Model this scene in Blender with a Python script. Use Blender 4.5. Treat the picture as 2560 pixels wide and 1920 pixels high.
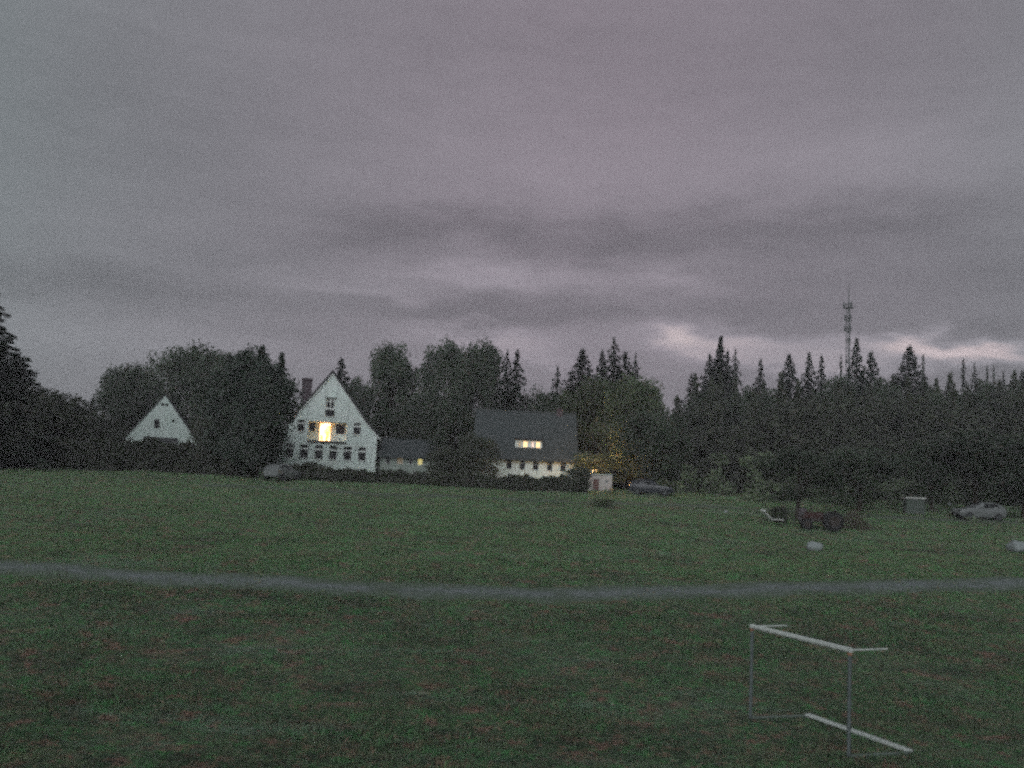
import bpy, math, random
import numpy as np
from mathutils import Vector, Matrix
from mathutils.geometry import tessellate_polygon

for o in list(bpy.data.objects):
    bpy.data.objects.remove(o)
scene = bpy.context.scene
COL = scene.collection
rad = math.radians

# ---------------------------------------------------------------- camera
CAM_H, PITCH, ROLL, FPX = 5.104, 0.1016, 0.047, 2420.0
R_ = Vector((1, 0, 0))
U_ = Vector((0, -math.sin(PITCH), math.cos(PITCH)))
F_ = Vector((0, math.cos(PITCH), math.sin(PITCH)))
cx = R_ * math.cos(ROLL) + U_ * math.sin(ROLL)
cy = -R_ * math.sin(ROLL) + U_ * math.cos(ROLL)
cam_data = bpy.data.cameras.new("camera")
cam = bpy.data.objects.new("camera", cam_data)
COL.objects.link(cam)
cam.matrix_world = Matrix(((cx.x, cy.x, -F_.x, 0), (cx.y, cy.y, -F_.y, 0), (cx.z, cy.z, -F_.z, CAM_H), (0, 0, 0, 1)))
cam_data.sensor_width = 36.0
cam_data.lens = 36.0 * FPX / 2560.0
cam_data.clip_start = 0.1
cam_data.clip_end = 5000.0
scene.camera = cam

# ---------------------------------------------------------------- exposure and sampling
scene.view_settings.view_transform = 'Standard'
scene.view_settings.look = 'None'
scene.view_settings.exposure = 0.38
scene.view_settings.gamma = 1.0
scene.view_settings.use_curve_mapping = False
scene.render.engine = 'CYCLES'
scene.cycles.use_denoising = False
scene.cycles.max_bounces = 5
scene.cycles.sample_clamp_indirect = 1.0
scene.cycles.sample_clamp_direct = 4.0
scene.cycles.diffuse_bounces = 3
scene.cycles.filter_width = 2.7
scene.cycles.use_adaptive_sampling = True      # high-ISO grain: stop early, no denoiser
scene.cycles.adaptive_threshold = 0.35
scene.cycles.adaptive_min_samples = 14


def ray(px, py):
    dx, dy = px - 1280.0, py - 960.0
    return (cx * dx - cy * dy + F_ * FPX)


def P(px, py, Y):
    """world point seen at photo position (px, py) at distance Y"""
    d = ray(px, py)
    return Vector((0, 0, CAM_H)) + d * (Y / d.y)


# ---------------------------------------------------------------- world: Nishita twilight under a cloud deck
world = bpy.data.worlds.new("World")
scene.world = world
world.use_nodes = True
SUN_EL, SUN_AZ = rad(17), rad(196)          # soft light from the bright western sky behind the camera


def build_world():
    nt = world.node_tree
    N, L = nt.nodes, nt.links
    N.clear()

    def new(t, **kw):
        n = N.new(t)
        for k, v in kw.items():
            setattr(n, k, v)
        return n

    def m(op, a, b=None, c=None):
        n = new('ShaderNodeMath', operation=op)
        for i, v in enumerate((a, b, c)):
            if v is None:
                continue
            if isinstance(v, (int, float)):
                n.inputs[i].default_value = v
            else:
                L.new(v, n.inputs[i])
        return n.outputs[0]

    def noise(vec, scale, detail=4, rough=0.55, dist=0.0):
        n = new('ShaderNodeTexNoise')
        n.inputs['Scale'].default_value = scale
        n.inputs['Detail'].default_value = detail
        n.inputs['Roughness'].default_value = rough
        n.inputs['Distortion'].default_value = dist
        L.new(vec, n.inputs['Vector'])
        return n.outputs['Fac']

    out = new('ShaderNodeOutputWorld')
    bg = new('ShaderNodeBackground')
    bg.inputs['Strength'].default_value = 1.0
    L.new(bg.outputs[0], out.inputs[0])
    tc = new('ShaderNodeTexCoord')
    sep = new('ShaderNodeSeparateXYZ')
    L.new(tc.outputs['Generated'], sep.inputs[0])
    X, Yv, Z = sep.outputs
    az = m('ARCTAN2', X, Yv)
    el = m('ARCSINE', m('MINIMUM', m('MAXIMUM', Z, -1.0), 1.0))
    # a flat cloud deck seen in perspective
    zz = m('ADD', m('MAXIMUM', Z, 0.0), 0.16)
    comb = new('ShaderNodeCombineXYZ')
    L.new(m('DIVIDE', X, zz), comb.inputs[0])
    L.new(m('DIVIDE', Yv, zz), comb.inputs[1])
    deck = comb.outputs[0]
    n1 = noise(deck, 0.55, 4, 0.5, 0.3)
    n2 = noise(deck, 1.9, 5, 0.58, 0.4)
    # warped azimuth / elevation for the individual cloud banks and gaps
    comb2 = new('ShaderNodeCombineXYZ')
    L.new(m('MULTIPLY', az, 5.0), comb2.inputs[0])
    L.new(m('MULTIPLY', el, 17.0), comb2.inputs[1])
    w1 = noise(comb2.outputs[0], 1.1, 4, 0.55)
    w2 = noise(comb2.outputs[0], 2.7, 4, 0.55)
    wz = noise(comb2.outputs[0], 3.2, 5, 0.6)
    azw = m('ADD', az, m('MULTIPLY', m('SUBTRACT', w1, 0.5), 0.16))
    elw = m('ADD', el, m('MULTIPLY', m('SUBTRACT', w2, 0.5), 0.050))

    def blob(px, py, rx, ry, amp, tilt=0.0):
        d = ray(px, py).normalized()
        a0, e0 = math.atan2(d.x, d.y), math.asin(d.z)
        ra, re = rx / FPX, ry / FPX
        da = m('SUBTRACT', azw, a0)
        de = m('SUBTRACT', m('SUBTRACT', elw, e0), m('MULTIPLY', da, tilt))
        q = m('ADD', m('POWER', m('ABSOLUTE', m('DIVIDE', da, ra)), 2.0), m('POWER', m('ABSOLUTE', m('DIVIDE', de, re)), 2.0))
        return m('MULTIPLY', m('EXPONENT', m('MULTIPLY', q, -1.0)), amp)

    base = m('ADD', 0.182, m('MULTIPLY', m('SUBTRACT', n1, 0.5), 0.07))
    base = m('ADD', base, m('MULTIPLY', m('SUBTRACT', n2, 0.5), 0.035))
    base = m('ADD', base, m('MULTIPLY', m('SUBTRACT', wz, 0.5), 0.040))
    banks = [
        (1080, 560, 250, 40, -0.055, 0.06), (1300, 590, 70, 40, -0.030, 0.0), (850, 600, 200, 40, -0.030, 0.0),
        (1480, 620, 180, 46, -0.050, 0.10), (1800, 575, 330, 50, -0.050, 0.06), (2250, 560, 300, 46, -0.045, 0.12),
        (2480, 680, 260, 70, -0.040, 0.0), (1130, 780, 300, 34, -0.055, 0.02), (1480, 775, 160, 30, -0.035, 0.0),
        (1900, 780, 260, 36, -0.040, 0.0), (420, 730, 330, 34, -0.038, 0.0), (150, 700, 260, 40, -0.020, 0.0),
        (620, 655, 200, 30, -0.022, 0.0), (2000, 700, 300, 30, -0.018, 0.0), (800, 835, 200, 18, -0.022, 0.0),
        (2430, 820, 240, 22, -0.035, 0.0), (2420, 930, 240, 30, -0.045, 0.0), (300, 300, 500, 190, -0.028, 0.0),
        (2350, 120, 420, 160, -0.020, 0.0), (1300, 90, 700, 70, -0.018, 0.0),
        (1260, 690, 230, 24, 0.060, 0.0), (900, 725, 200, 18, 0.036, 0.0), (1680, 700, 110, 22, 0.045, 0.0),
        (1500, 430, 600, 90, 0.018, 0.0), (2150, 400, 300, 60, 0.015, 0.0), (300, 850, 500, 60, 0.026, 0.0),
        (1240, 845, 190, 26, 0.085, 0.0), (1300, 895, 150, 24, 0.055, 0.0), (1670, 832, 65, 24, 0.17, 0.0), (1780, 858, 150, 28, 0.15, 0.0),
        (2295, 848, 45, 20, 0.14, 0.0), (2400, 884, 170, 18, 0.26, -0.10), (2060, 905, 210, 24, 0.10, 0.0),
        (1980, 862, 120, 16, 0.05, 0.0),
    ]
    tot = base
    for b in banks:
        b = list(b)
        if b[4] < 0:
            b[4] *= 1.05
            b[3] *= 1.3
        else:
            b[4] *= 1.35
            b[3] *= 1.2
        tot = m('ADD', tot, blob(*b))
    val = m('MAXIMUM', tot, 0.08)
    # lilac / grey-green drift in the hue
    hue = noise(deck, 0.8, 3, 0.5)
    hue2 = m('ADD', m('MULTIPLY', m('SUBTRACT', hue, 0.5), 0.35), m('SUBTRACT', 0.92, m('MULTIPLY', m('POWER', m('SUBTRACT', az, 0.08), 2.0), 2.6)))
    ramp = new('ShaderNodeMix', data_type='RGBA')
    ramp.inputs['A'].default_value = (0.90, 1.00, 1.05, 1)
    ramp.inputs['B'].default_value = (1.09, 0.925, 1.08, 1)
    ramp.clamp_factor = True
    L.new(hue2, ramp.inputs['Factor'])
    warm = new('ShaderNodeMix', data_type='RGBA')
    warm.inputs['B'].default_value = (1.13, 0.94, 0.97, 1)
    L.new(ramp.outputs['Result'], warm.inputs['A'])
    L.new(m('MULTIPLY', m('SUBTRACT', val, 0.25), 5.0), warm.inputs['Factor'])
    warm.clamp_factor = True
    sc = new('ShaderNodeVectorMath', operation='SCALE')
    L.new(warm.outputs['Result'], sc.inputs[0])
    L.new(val, sc.inputs['Scale'])
    # twilight sky above the deck, at low strength
    sky = new('ShaderNodeTexSky')
    sky.sky_type = 'NISHITA'
    sky.sun_disc = False
    sky.sun_elevation = SUN_EL
    sky.sun_rotation = SUN_AZ
    ss = new('ShaderNodeVectorMath', operation='SCALE')
    L.new(sky.outputs[0], ss.inputs[0])
    ss.inputs['Scale'].default_value = 0.0015
    add = new('ShaderNodeVectorMath', operation='ADD')
    L.new(sc.outputs[0], add.inputs[0])
    L.new(ss.outputs[0], add.inputs[1])
    L.new(add.outputs[0], bg.inputs['Color'])


build_world()

sun_data = bpy.data.lights.new("sun", 'SUN')
sun_data.energy = 1.45
sun_data.angle = rad(60)
sun_data.color = (0.95, 0.99, 1.02)
sun = bpy.data.objects.new("sun", sun_data)
COL.objects.link(sun)
sd = Vector((math.sin(SUN_AZ) * math.cos(SUN_EL), math.cos(SUN_AZ) * math.cos(SUN_EL), math.sin(SUN_EL)))
sun.rotation_euler = sd.to_track_quat('Z', 'Y').to_euler()

# ---------------------------------------------------------------- helpers
rng = np.random.default_rng(7)
random.seed(7)


def tag(o, label=None, cat=None, group=None, kind=None):
    for k, v in (('label', label), ('category', cat), ('group', group), ('kind', kind)):
        if v:
            o[k] = v
    return o


def empty(name, loc, rz=0.0, label=None, cat=None, group=None):
    o = bpy.data.objects.new(name, None)
    o.location = loc
    o.rotation_euler.z = rz
    COL.objects.link(o)
    return tag(o, label, cat, group)


def link_mesh(name, me, mat=None, parent=None):
    if mat is not None and not me.materials:
        me.materials.append(mat)
    o = bpy.data.objects.new(name, me)
    COL.objects.link(o)
    o.parent = parent
    return o


class MB:
    """collects boxes, bars, prisms into one mesh"""
    def __init__(s):
        s.v, s.f = [], []

    def add(s, vs, fs):
        n = len(s.v)
        s.v += [tuple(v) for v in vs]
        s.f += [tuple(i + n for i in f) for f in fs]
        return s

    def box(s, x0, y0, z0, x1, y1, z1):
        vs = [(x0, y0, z0), (x1, y0, z0), (x1, y1, z0), (x0, y1, z0), (x0, y0, z1), (x1, y0, z1), (x1, y1, z1), (x0, y1, z1)]
        return s.add(vs, [(0, 3, 2, 1), (4, 5, 6, 7), (0, 1, 5, 4), (1, 2, 6, 5), (2, 3, 7, 6), (3, 0, 4, 7)])

    def tube(s, a, b, r0, r1=None, n=8, cap=True):
        a, b = Vector(a), Vector(b)
        r1 = r0 if r1 is None else r1
        d = (b - a).normalized()
        u = d.orthogonal().normalized()
        w = d.cross(u)
        vs, fs = [], []
        for c, r in ((a, r0), (b, r1)):
            for k in range(n):
                t = 2 * math.pi * k / n
                vs.append(c + u * (r * math.cos(t)) + w * (r * math.sin(t)))
        for k in range(n):
            fs.append((k, (k + 1) % n, n + (k + 1) % n, n + k))
        if cap:
            fs.append(tuple(range(n - 1, -1, -1)))
            fs.append(tuple(range(n, 2 * n)))
        return s.add(vs, fs)

    def prism_y(s, pts, y0, y1):
        """polygon in (x, z), counter-clockwise seen from -y, extruded along y"""
        n = len(pts)
        vs = [(x, y0, z) for x, z in pts] + [(x, y1, z) for x, z in pts]
        fs = [tuple(range(n)), tuple(range(2 * n - 1, n - 1, -1))]
        for k in range(n):
            j = (k + 1) % n
            fs.append((j, k, n + k, n + j))
        return s.add(vs, fs)

    def prism_x(s, pts, x0, x1):
        """polygon in (y, z) extruded along x"""
        n = len(pts)
        vs = [(x0, y, z) for y, z in pts] + [(x1, y, z) for y, z in pts]
        fs = [tuple(range(n)), tuple(range(2 * n - 1, n - 1, -1))]
        for k in range(n):
            j = (k + 1) % n
            fs.append((j, k, n + k, n + j))
        return s.add(vs, fs)

    def build(s, name, mat, parent=None, bevel=0.0, smooth=False):
        me = bpy.data.meshes.new(name)
        me.from_pydata(s.v, [], s.f)
        me.update()
        o = link_mesh(name, me, mat, parent)
        if bevel:
            b = o.modifiers.new('bevel', 'BEVEL')
            b.width = bevel
            b.segments = 2
        if smooth:
            for p in me.polygons:
                p.use_smooth = True
        return o


def holed_wall(name, mat, parent, outer, holes, y0, y1):
    """a wall with real openings: outer polygon and holes in (x, z), from y0 to y1"""
    loops = [[Vector((x, z, 0)) for x, z in outer]]
    for (a, b, c, d) in holes:
        loops.append([Vector((a, b, 0)), Vector((a, d, 0)), Vector((c, d, 0)), Vector((c, b, 0))])
    flat = [p for l in loops for p in l]
    tris = tessellate_polygon(loops)
    n = len(flat)
    mb = MB()
    vs = [(p.x, y0, p.y) for p in flat] + [(p.x, y1, p.y) for p in flat]
    fs = []
    for t in tris:
        a, b, c = t
        nrm = (flat[b] - flat[a]).cross(flat[c] - flat[a]).z
        if nrm < 0:
            b, c = c, b
        fs.append((a, b, c))
        fs.append((n + a, n + c, n + b))
    i = 0
    for l in loops:
        k = len(l)
        for j in range(k):
            a, b = i + j, i + (j + 1) % k
            fs.append((a, n + a, n + b, b))
        i += k
    mb.add(vs, fs)
    o = mb.build(name, mat, parent)
    return o


# ---------------------------------------------------------------- materials
def mat_new(name):
    mt = bpy.data.materials.new(name)
    mt.use_nodes = True
    nt = mt.node_tree
    return mt, nt.nodes, nt.links, nt.nodes['Principled BSDF']


def simple(name, col, rough=0.7, var=0.12, scale=3.0, metal=0.0, bump=0.0, spec=0.3, emit=None, estr=0.0):
    mt, N, L, p = mat_new(name)
    p.inputs['Roughness'].default_value = rough
    p.inputs['Metallic'].default_value = metal
    p.inputs['Specular IOR Level'].default_value = spec
    tc = N.new('ShaderNodeTexCoord')
    nz = N.new('ShaderNodeTexNoise')
    nz.inputs['Scale'].default_value = scale
    nz.inputs['Detail'].default_value = 5
    L.new(tc.outputs['Object'], nz.inputs['Vector'])
    mx = N.new('ShaderNodeMix')
    mx.data_type = 'RGBA'
    mx.inputs['A'].default_value = tuple(c * (1 - var) for c in col) + (1,)
    mx.inputs['B'].default_value = tuple(min(1, c * (1 + var)) for c in col) + (1,)
    L.new(nz.outputs['Fac'], mx.inputs['Factor'])
    L.new(mx.outputs['Result'], p.inputs['Base Color'])
    if bump:
        b = N.new('ShaderNodeBump')
        b.inputs['Strength'].default_value = bump
        b.inputs['Distance'].default_value = 0.02
        L.new(nz.outputs['Fac'], b.inputs['Height'])
        L.new(b.outputs[0], p.inputs['Normal'])
    if emit:
        p.inputs['Emission Color'].default_value = tuple(emit) + (1,)
        p.inputs['Emission Strength'].default_value = estr
    return mt


def render_wall(name, col, dirt=(0.42, 0.47, 0.43)):
    """painted plaster: blotchy, streaked by rain, patched"""
    mt, N, L, p = mat_new(name)
    p.inputs['Roughness'].default_value = 0.85
    p.inputs['Specular IOR Level'].default_value = 0.2
    tc = N.new('ShaderNodeTexCoord')
    mp = N.new('ShaderNodeMapping')
    mp.inputs['Scale'].default_value = (3.0, 3.0, 0.5)
    L.new(tc.outputs['Object'], mp.inputs['Vector'])
    a = N.new('ShaderNodeTexNoise')
    a.inputs['Scale'].default_value = 1.0
    a.inputs['Detail'].default_value = 7
    a.inputs['Roughness'].default_value = 0.65
    L.new(mp.outputs[0], a.inputs['Vector'])
    b = N.new('ShaderNodeTexNoise')
    b.inputs['Scale'].default_value = 0.9
    b.inputs['Detail'].default_value = 5
    L.new(tc.outputs['Object'], b.inputs['Vector'])
    r = N.new('ShaderNodeMapRange')
    r.inputs['From Min'].default_value = 0.42
    r.inputs['From Max'].default_value = 0.75
    L.new(a.outputs['Fac'], r.inputs['Value'])
    mx = N.new('ShaderNodeMix')
    mx.data_type = 'RGBA'
    mx.inputs['A'].default_value = tuple(col) + (1,)
    mx.inputs['B'].default_value = tuple(dirt) + (1,)
    ml = N.new('ShaderNodeMath')
    ml.operation = 'MULTIPLY'
    ml.inputs[1].default_value = 0.55
    L.new(r.outputs[0], ml.inputs[0])
    L.new(ml.outputs[0], mx.inputs['Factor'])
    hu = N.new('ShaderNodeMix')
    hu.data_type = 'RGBA'
    hu.blend_type = 'MULTIPLY'
    hu.inputs['Factor'].default_value = 1.0
    h2 = N.new('ShaderNodeMix')
    h2.data_type = 'RGBA'
    h2.inputs['A'].default_value = (0.88, 1.0, 0.97, 1)
    h2.inputs['B'].default_value = (1.0, 0.95, 0.97, 1)
    L.new(b.outputs['Fac'], h2.inputs['Factor'])
    L.new(mx.outputs['Result'], hu.inputs['A'])
    L.new(h2.outputs['Result'], hu.inputs['B'])
    L.new(hu.outputs['Result'], p.inputs['Base Color'])
    return mt


def foliage(name, c0, c1, c2, scale=0.5):
    """leaves: colour drifts from clump to clump and from tree to tree"""
    mt, N, L, p = mat_new(name)
    p.inputs['Roughness'].default_value = 0.7
    p.inputs['Specular IOR Level'].default_value = 0.25
    geo = N.new('ShaderNodeNewGeometry')
    nz = N.new('ShaderNodeTexNoise')
    nz.inputs['Scale'].default_value = scale
    nz.inputs['Detail'].default_value = 3
    L.new(geo.outputs['Position'], nz.inputs['Vector'])
    nz2 = N.new('ShaderNodeTexNoise')
    nz2.inputs['Scale'].default_value = scale * 5
    nz2.inputs['Detail'].default_value = 3
    L.new(geo.outputs['Position'], nz2.inputs['Vector'])
    oi = N.new('ShaderNodeObjectInfo')
    r1 = N.new('ShaderNodeMapRange')
    r1.inputs['From Min'].default_value = 0.35
    r1.inputs['From Max'].default_value = 0.65
    L.new(nz.outputs['Fac'], r1.inputs['Value'])
    m1 = N.new('ShaderNodeMix')
    m1.data_type = 'RGBA'
    m1.inputs['A'].default_value = tuple(c0) + (1,)
    m1.inputs['B'].default_value = tuple(c1) + (1,)
    L.new(r1.outputs[0], m1.inputs['Factor'])
    r2 = N.new('ShaderNodeMapRange')
    r2.inputs['From Min'].default_value = 0.55
    r2.inputs['From Max'].default_value = 0.72
    L.new(nz2.outputs['Fac'], r2.inputs['Value'])
    m2 = N.new('ShaderNodeMix')
    m2.data_type = 'RGBA'
    m2.inputs['B'].default_value = tuple(c2) + (1,)
    L.new(m1.outputs['Result'], m2.inputs['A'])
    L.new(r2.outputs[0], m2.inputs['Factor'])
    hs = N.new('ShaderNodeHueSaturation')
    mr = N.new('ShaderNodeMapRange')
    mr.inputs['To Min'].default_value = 0.8
    mr.inputs['To Max'].default_value = 1.25
    L.new(oi.outputs['Random'], mr.inputs['Value'])
    L.new(mr.outputs[0], hs.inputs['Value'])
    L.new(m2.outputs['Result'], hs.inputs['Color'])
    L.new(hs.outputs[0], p.inputs['Base Color'])
    return mt


M = dict(
    plaster=render_wall('white_plaster', (0.78, 0.83, 0.81)),
    plaster_old=render_wall('weathered_plaster', (0.66, 0.72, 0.69), (0.33, 0.38, 0.33)),
    plaster_dim=render_wall('dingy_plaster', (0.34, 0.37, 0.34), (0.18, 0.20, 0.18)),
    pink_plaster=render_wall('pale_pink_plaster', (0.60, 0.52, 0.50), (0.33, 0.33, 0.28)),
    slate=simple('slate_roof', (0.058, 0.068, 0.070), 0.8, 0.30, 2.2, bump=0.5),
    tarpaper=simple('dark_roof', (0.045, 0.045, 0.048), 0.85, 0.3, 2.0, bump=0.5),
    brick=simple('chimney_brick', (0.085, 0.065, 0.075), 0.9, 0.25, 6.0, bump=0.4),
    frame_white=simple('white_frame_paint', (0.72, 0.74, 0.72), 0.5, 0.05),
    dark_wood=simple('dark_wood', (0.05, 0.045, 0.04), 0.8, 0.3, 8.0, bump=0.3),
    brown_door=simple('brown_door_wood', (0.16, 0.08, 0.07), 0.7, 0.2, 8.0),
    glass=simple('dark_window_glass', (0.008, 0.009, 0.01), 0.35, 0.3, 1.0, spec=0.25),
    steel=simple('galvanised_steel', (0.09, 0.10, 0.10), 0.55, 0.15, 4.0, metal=0.4),
    goal_white=simple('worn_white_goal_tube', (0.50, 0.53, 0.50), 0.7, 0.35, 7.0),
    goal_grey=simple('dull_zinc_goal_tube', (0.11, 0.13, 0.13), 0.7, 0.45, 5.0),
    net=simple('faded_net_cord', (0.09, 0.11, 0.095), 0.9, 0.2, 9.0),
    rust=simple('rusty_joint', (0.30, 0.16, 0.10), 0.9, 0.3, 20.0),
    bark=simple('bark', (0.06, 0.05, 0.04), 0.95, 0.3, 3.0, bump=0.5),
    stone=simple('pale_stone', (0.28, 0.31, 0.31), 0.85, 0.25, 2.4, bump=0.6),
    car_white=simple('pale_car_paint', (0.17, 0.18, 0.18), 0.3, 0.06, 2.0, spec=0.5),
    car_dark=simple('dark_car_paint', (0.03, 0.034, 0.042), 0.3, 0.08, 2.0, spec=0.5),
    rubber=simple('tyre_rubber', (0.02, 0.02, 0.02), 0.9, 0.1),
    fabric=simple('pale_lounger_cloth', (0.62, 0.62, 0.60), 0.9, 0.08, 8.0),
    bin_wood=simple('grey_green_boards', (0.085, 0.105, 0.09), 0.85, 0.25, 6.0),
    barrel=simple('mauve_grey_plastic', (0.12, 0.10, 0.11), 0.6, 0.15, 3.0),
)


def lit(name, col, strength, band=0.0):
    """a lit room behind a pane, its emission varied at random in upright bands"""
    mt, N, L, p = mat_new(name)
    p.inputs['Base Color'].default_value = (0.3, 0.25, 0.2, 1)
    tc = N.new('ShaderNodeTexCoord')
    mp = N.new('ShaderNodeMapping')
    mp.inputs['Scale'].default_value = (7.0, 1.0, 1.1)
    L.new(tc.outputs['Object'], mp.inputs['Vector'])
    nz = N.new('ShaderNodeTexNoise')
    nz.inputs['Scale'].default_value = 1.0
    nz.inputs['Detail'].default_value = 3
    L.new(mp.outputs[0], nz.inputs['Vector'])
    r = N.new('ShaderNodeMapRange')
    r.inputs['From Min'].default_value = 0.3
    r.inputs['From Max'].default_value = 0.7
    r.inputs['To Min'].default_value = strength * (1 - band)
    r.inputs['To Max'].default_value = strength * (1 + band)
    L.new(nz.outputs['Fac'], r.inputs['Value'])
    p.inputs['Emission Color'].default_value = tuple(col) + (1,)
    L.new(r.outputs[0], p.inputs['Emission Strength'])
    return mt


M['lit_door'] = lit('lit_balcony_room', (1.0, 0.56, 0.20), 3.4, 0.55)
nt_ = M['lit_door'].node_tree
src_ = [n for n in nt_.nodes if n.type == 'TEX_NOISE'][0]
cr_ = nt_.nodes.new('ShaderNodeValToRGB')
cr_.color_ramp.elements[0].position = 0.40
cr_.color_ramp.elements[0].color = (1.0, 0.36, 0.07, 1)
cr_.color_ramp.elements[1].position = 0.56
cr_.color_ramp.elements[1].color = (1.0, 0.74, 0.42, 1)
nt_.links.new(src_.outputs['Fac'], cr_.inputs[0])
nt_.links.new(cr_.outputs[0], nt_.nodes['Principled BSDF'].inputs['Emission Color'])
M['lit_lamp'] = lit('lit_lamp_shade', (1.0, 0.85, 0.6), 6.0, 0.1)
M['lit_yellow'] = lit('lit_yellow_window', (1.0, 0.86, 0.30), 0.42, 0.1)
M['lit_cream'] = lit('lit_cream_window', (1.0, 0.62, 0.27), 1.5, 0.25)
M['lit_pink'] = lit('lit_pinkish_window', (1.0, 0.70, 0.58), 0.85, 0.4)
M['lit_faint'] = lit('faintly_lit_window', (1.0, 0.72, 0.36), 0.055, 0.3)
M['lit_dim'] = lit('lit_dim_window', (1.0, 0.75, 0.38), 0.16, 0.3)

# shared leaf palettes (real leaf albedo)
F1 = foliage('oak_leaves', (0.040, 0.056, 0.040), (0.066, 0.094, 0.058), (0.115, 0.070, 0.060), 0.45)
F2 = foliage('spruce_needles', (0.046, 0.066, 0.052), (0.070, 0.098, 0.068), (0.095, 0.075, 0.062), 0.6)
F3 = foliage('lime_leaves', (0.062, 0.086, 0.052), (0.090, 0.125, 0.066), (0.155, 0.105, 0.065), 0.5)
F4 = foliage('hedge_leaves', (0.042, 0.050, 0.036), (0.058, 0.072, 0.046), (0.090, 0.055, 0.046), 0.9)
F5 = foliage('shrub_leaves', (0.085, 0.125, 0.075), (0.140, 0.180, 0.100), (0.150, 0.105, 0.085), 0.9)


# ---------------------------------------------------------------- terrain
def gz(x, y):
    """field height: level near the camera, rising to eye level under the houses"""
    s = (y - 25.0) / 1.5
    soft = 1.5 * (math.log1p(math.exp(s)) if s < 30 else s)
    z = 0.0746 * soft
    cap = 5.08
    z = cap - math.log1p(math.exp((cap - z) / 0.25)) * 0.25 if (cap - z) / 0.25 < 40 else z
    if y > 100:
        z += (y - 100) * 0.002
    return z


def gz_np(x, y):
    s = (y - 25.0) / 1.5
    z = 0.0746 * 1.5 * np.logaddexp(0, s)
    z = 5.08 - 0.25 * np.logaddexp(0, (5.08 - z) / 0.25)
    z = z + np.where(y > 100, (y - 100) * 0.002, 0)
    return z


def bumps(x, y):
    """knolls and tussocky unevenness"""
    a = 0.05 * np.sin(x * 0.31 + 1.3) * np.sin(y * 0.27 + 0.4) + 0.035 * np.sin(x * 0.83 + y * 0.41) + 0.02 * np.sin(y * 1.9 - x * 0.6) * np.sin(x * 1.3)
    return a * np.clip((300 - y) / 200, 0, 1)


def ground_at(px, py):
    d = ray(px, py)
    lo, hi = 5.0, 400.0
    Y = lo
    while Y < hi:
        p = Vector((0, 0, CAM_H)) + d * (Y / d.y)
        if p.z <= gz(p.x, p.y):
            return Vector((p.x, p.y, gz(p.x, p.y)))
        Y += 0.05
    return Vector((p.x, p.y, gz(p.x, p.y)))


def on_ground(px, Y, py=1200):
    p = P(px, py, Y)
    return Vector((p.x, Y, gz(p.x, Y)))


def grid_mesh(name, xs, ys, zoff=0.0):
    gx, gy = np.meshgrid(xs, ys)
    z = gz_np(gx, gy) + bumps(gx, gy) + zoff
    v = np.stack([gx.ravel(), gy.ravel(), z.ravel()], 1)
    nx, ny = len(xs), len(ys)
    i = np.arange((ny - 1) * (nx - 1))
    r, c = i // (nx - 1), i % (nx - 1)
    a = r * nx + c
    f = np.stack([a, a + 1, a + nx + 1, a + nx], 1)
    me = bpy.data.meshes.new(name)
    me.from_pydata(v.tolist(), [], f.tolist())
    for p in me.polygons:
        p.use_smooth = True
    return me


def spaced(lo, hi, fine0, fine1, step, grow):
    a = list(np.arange(fine0, fine1 + step, step))
    s = step
    while a[-1] < hi:
        s *= grow
        a.append(a[-1] + s)
    s = step
    while a[0] > lo:
        s *= grow
        a.insert(0, a[0] - s)
    return np.array(a)


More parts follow.
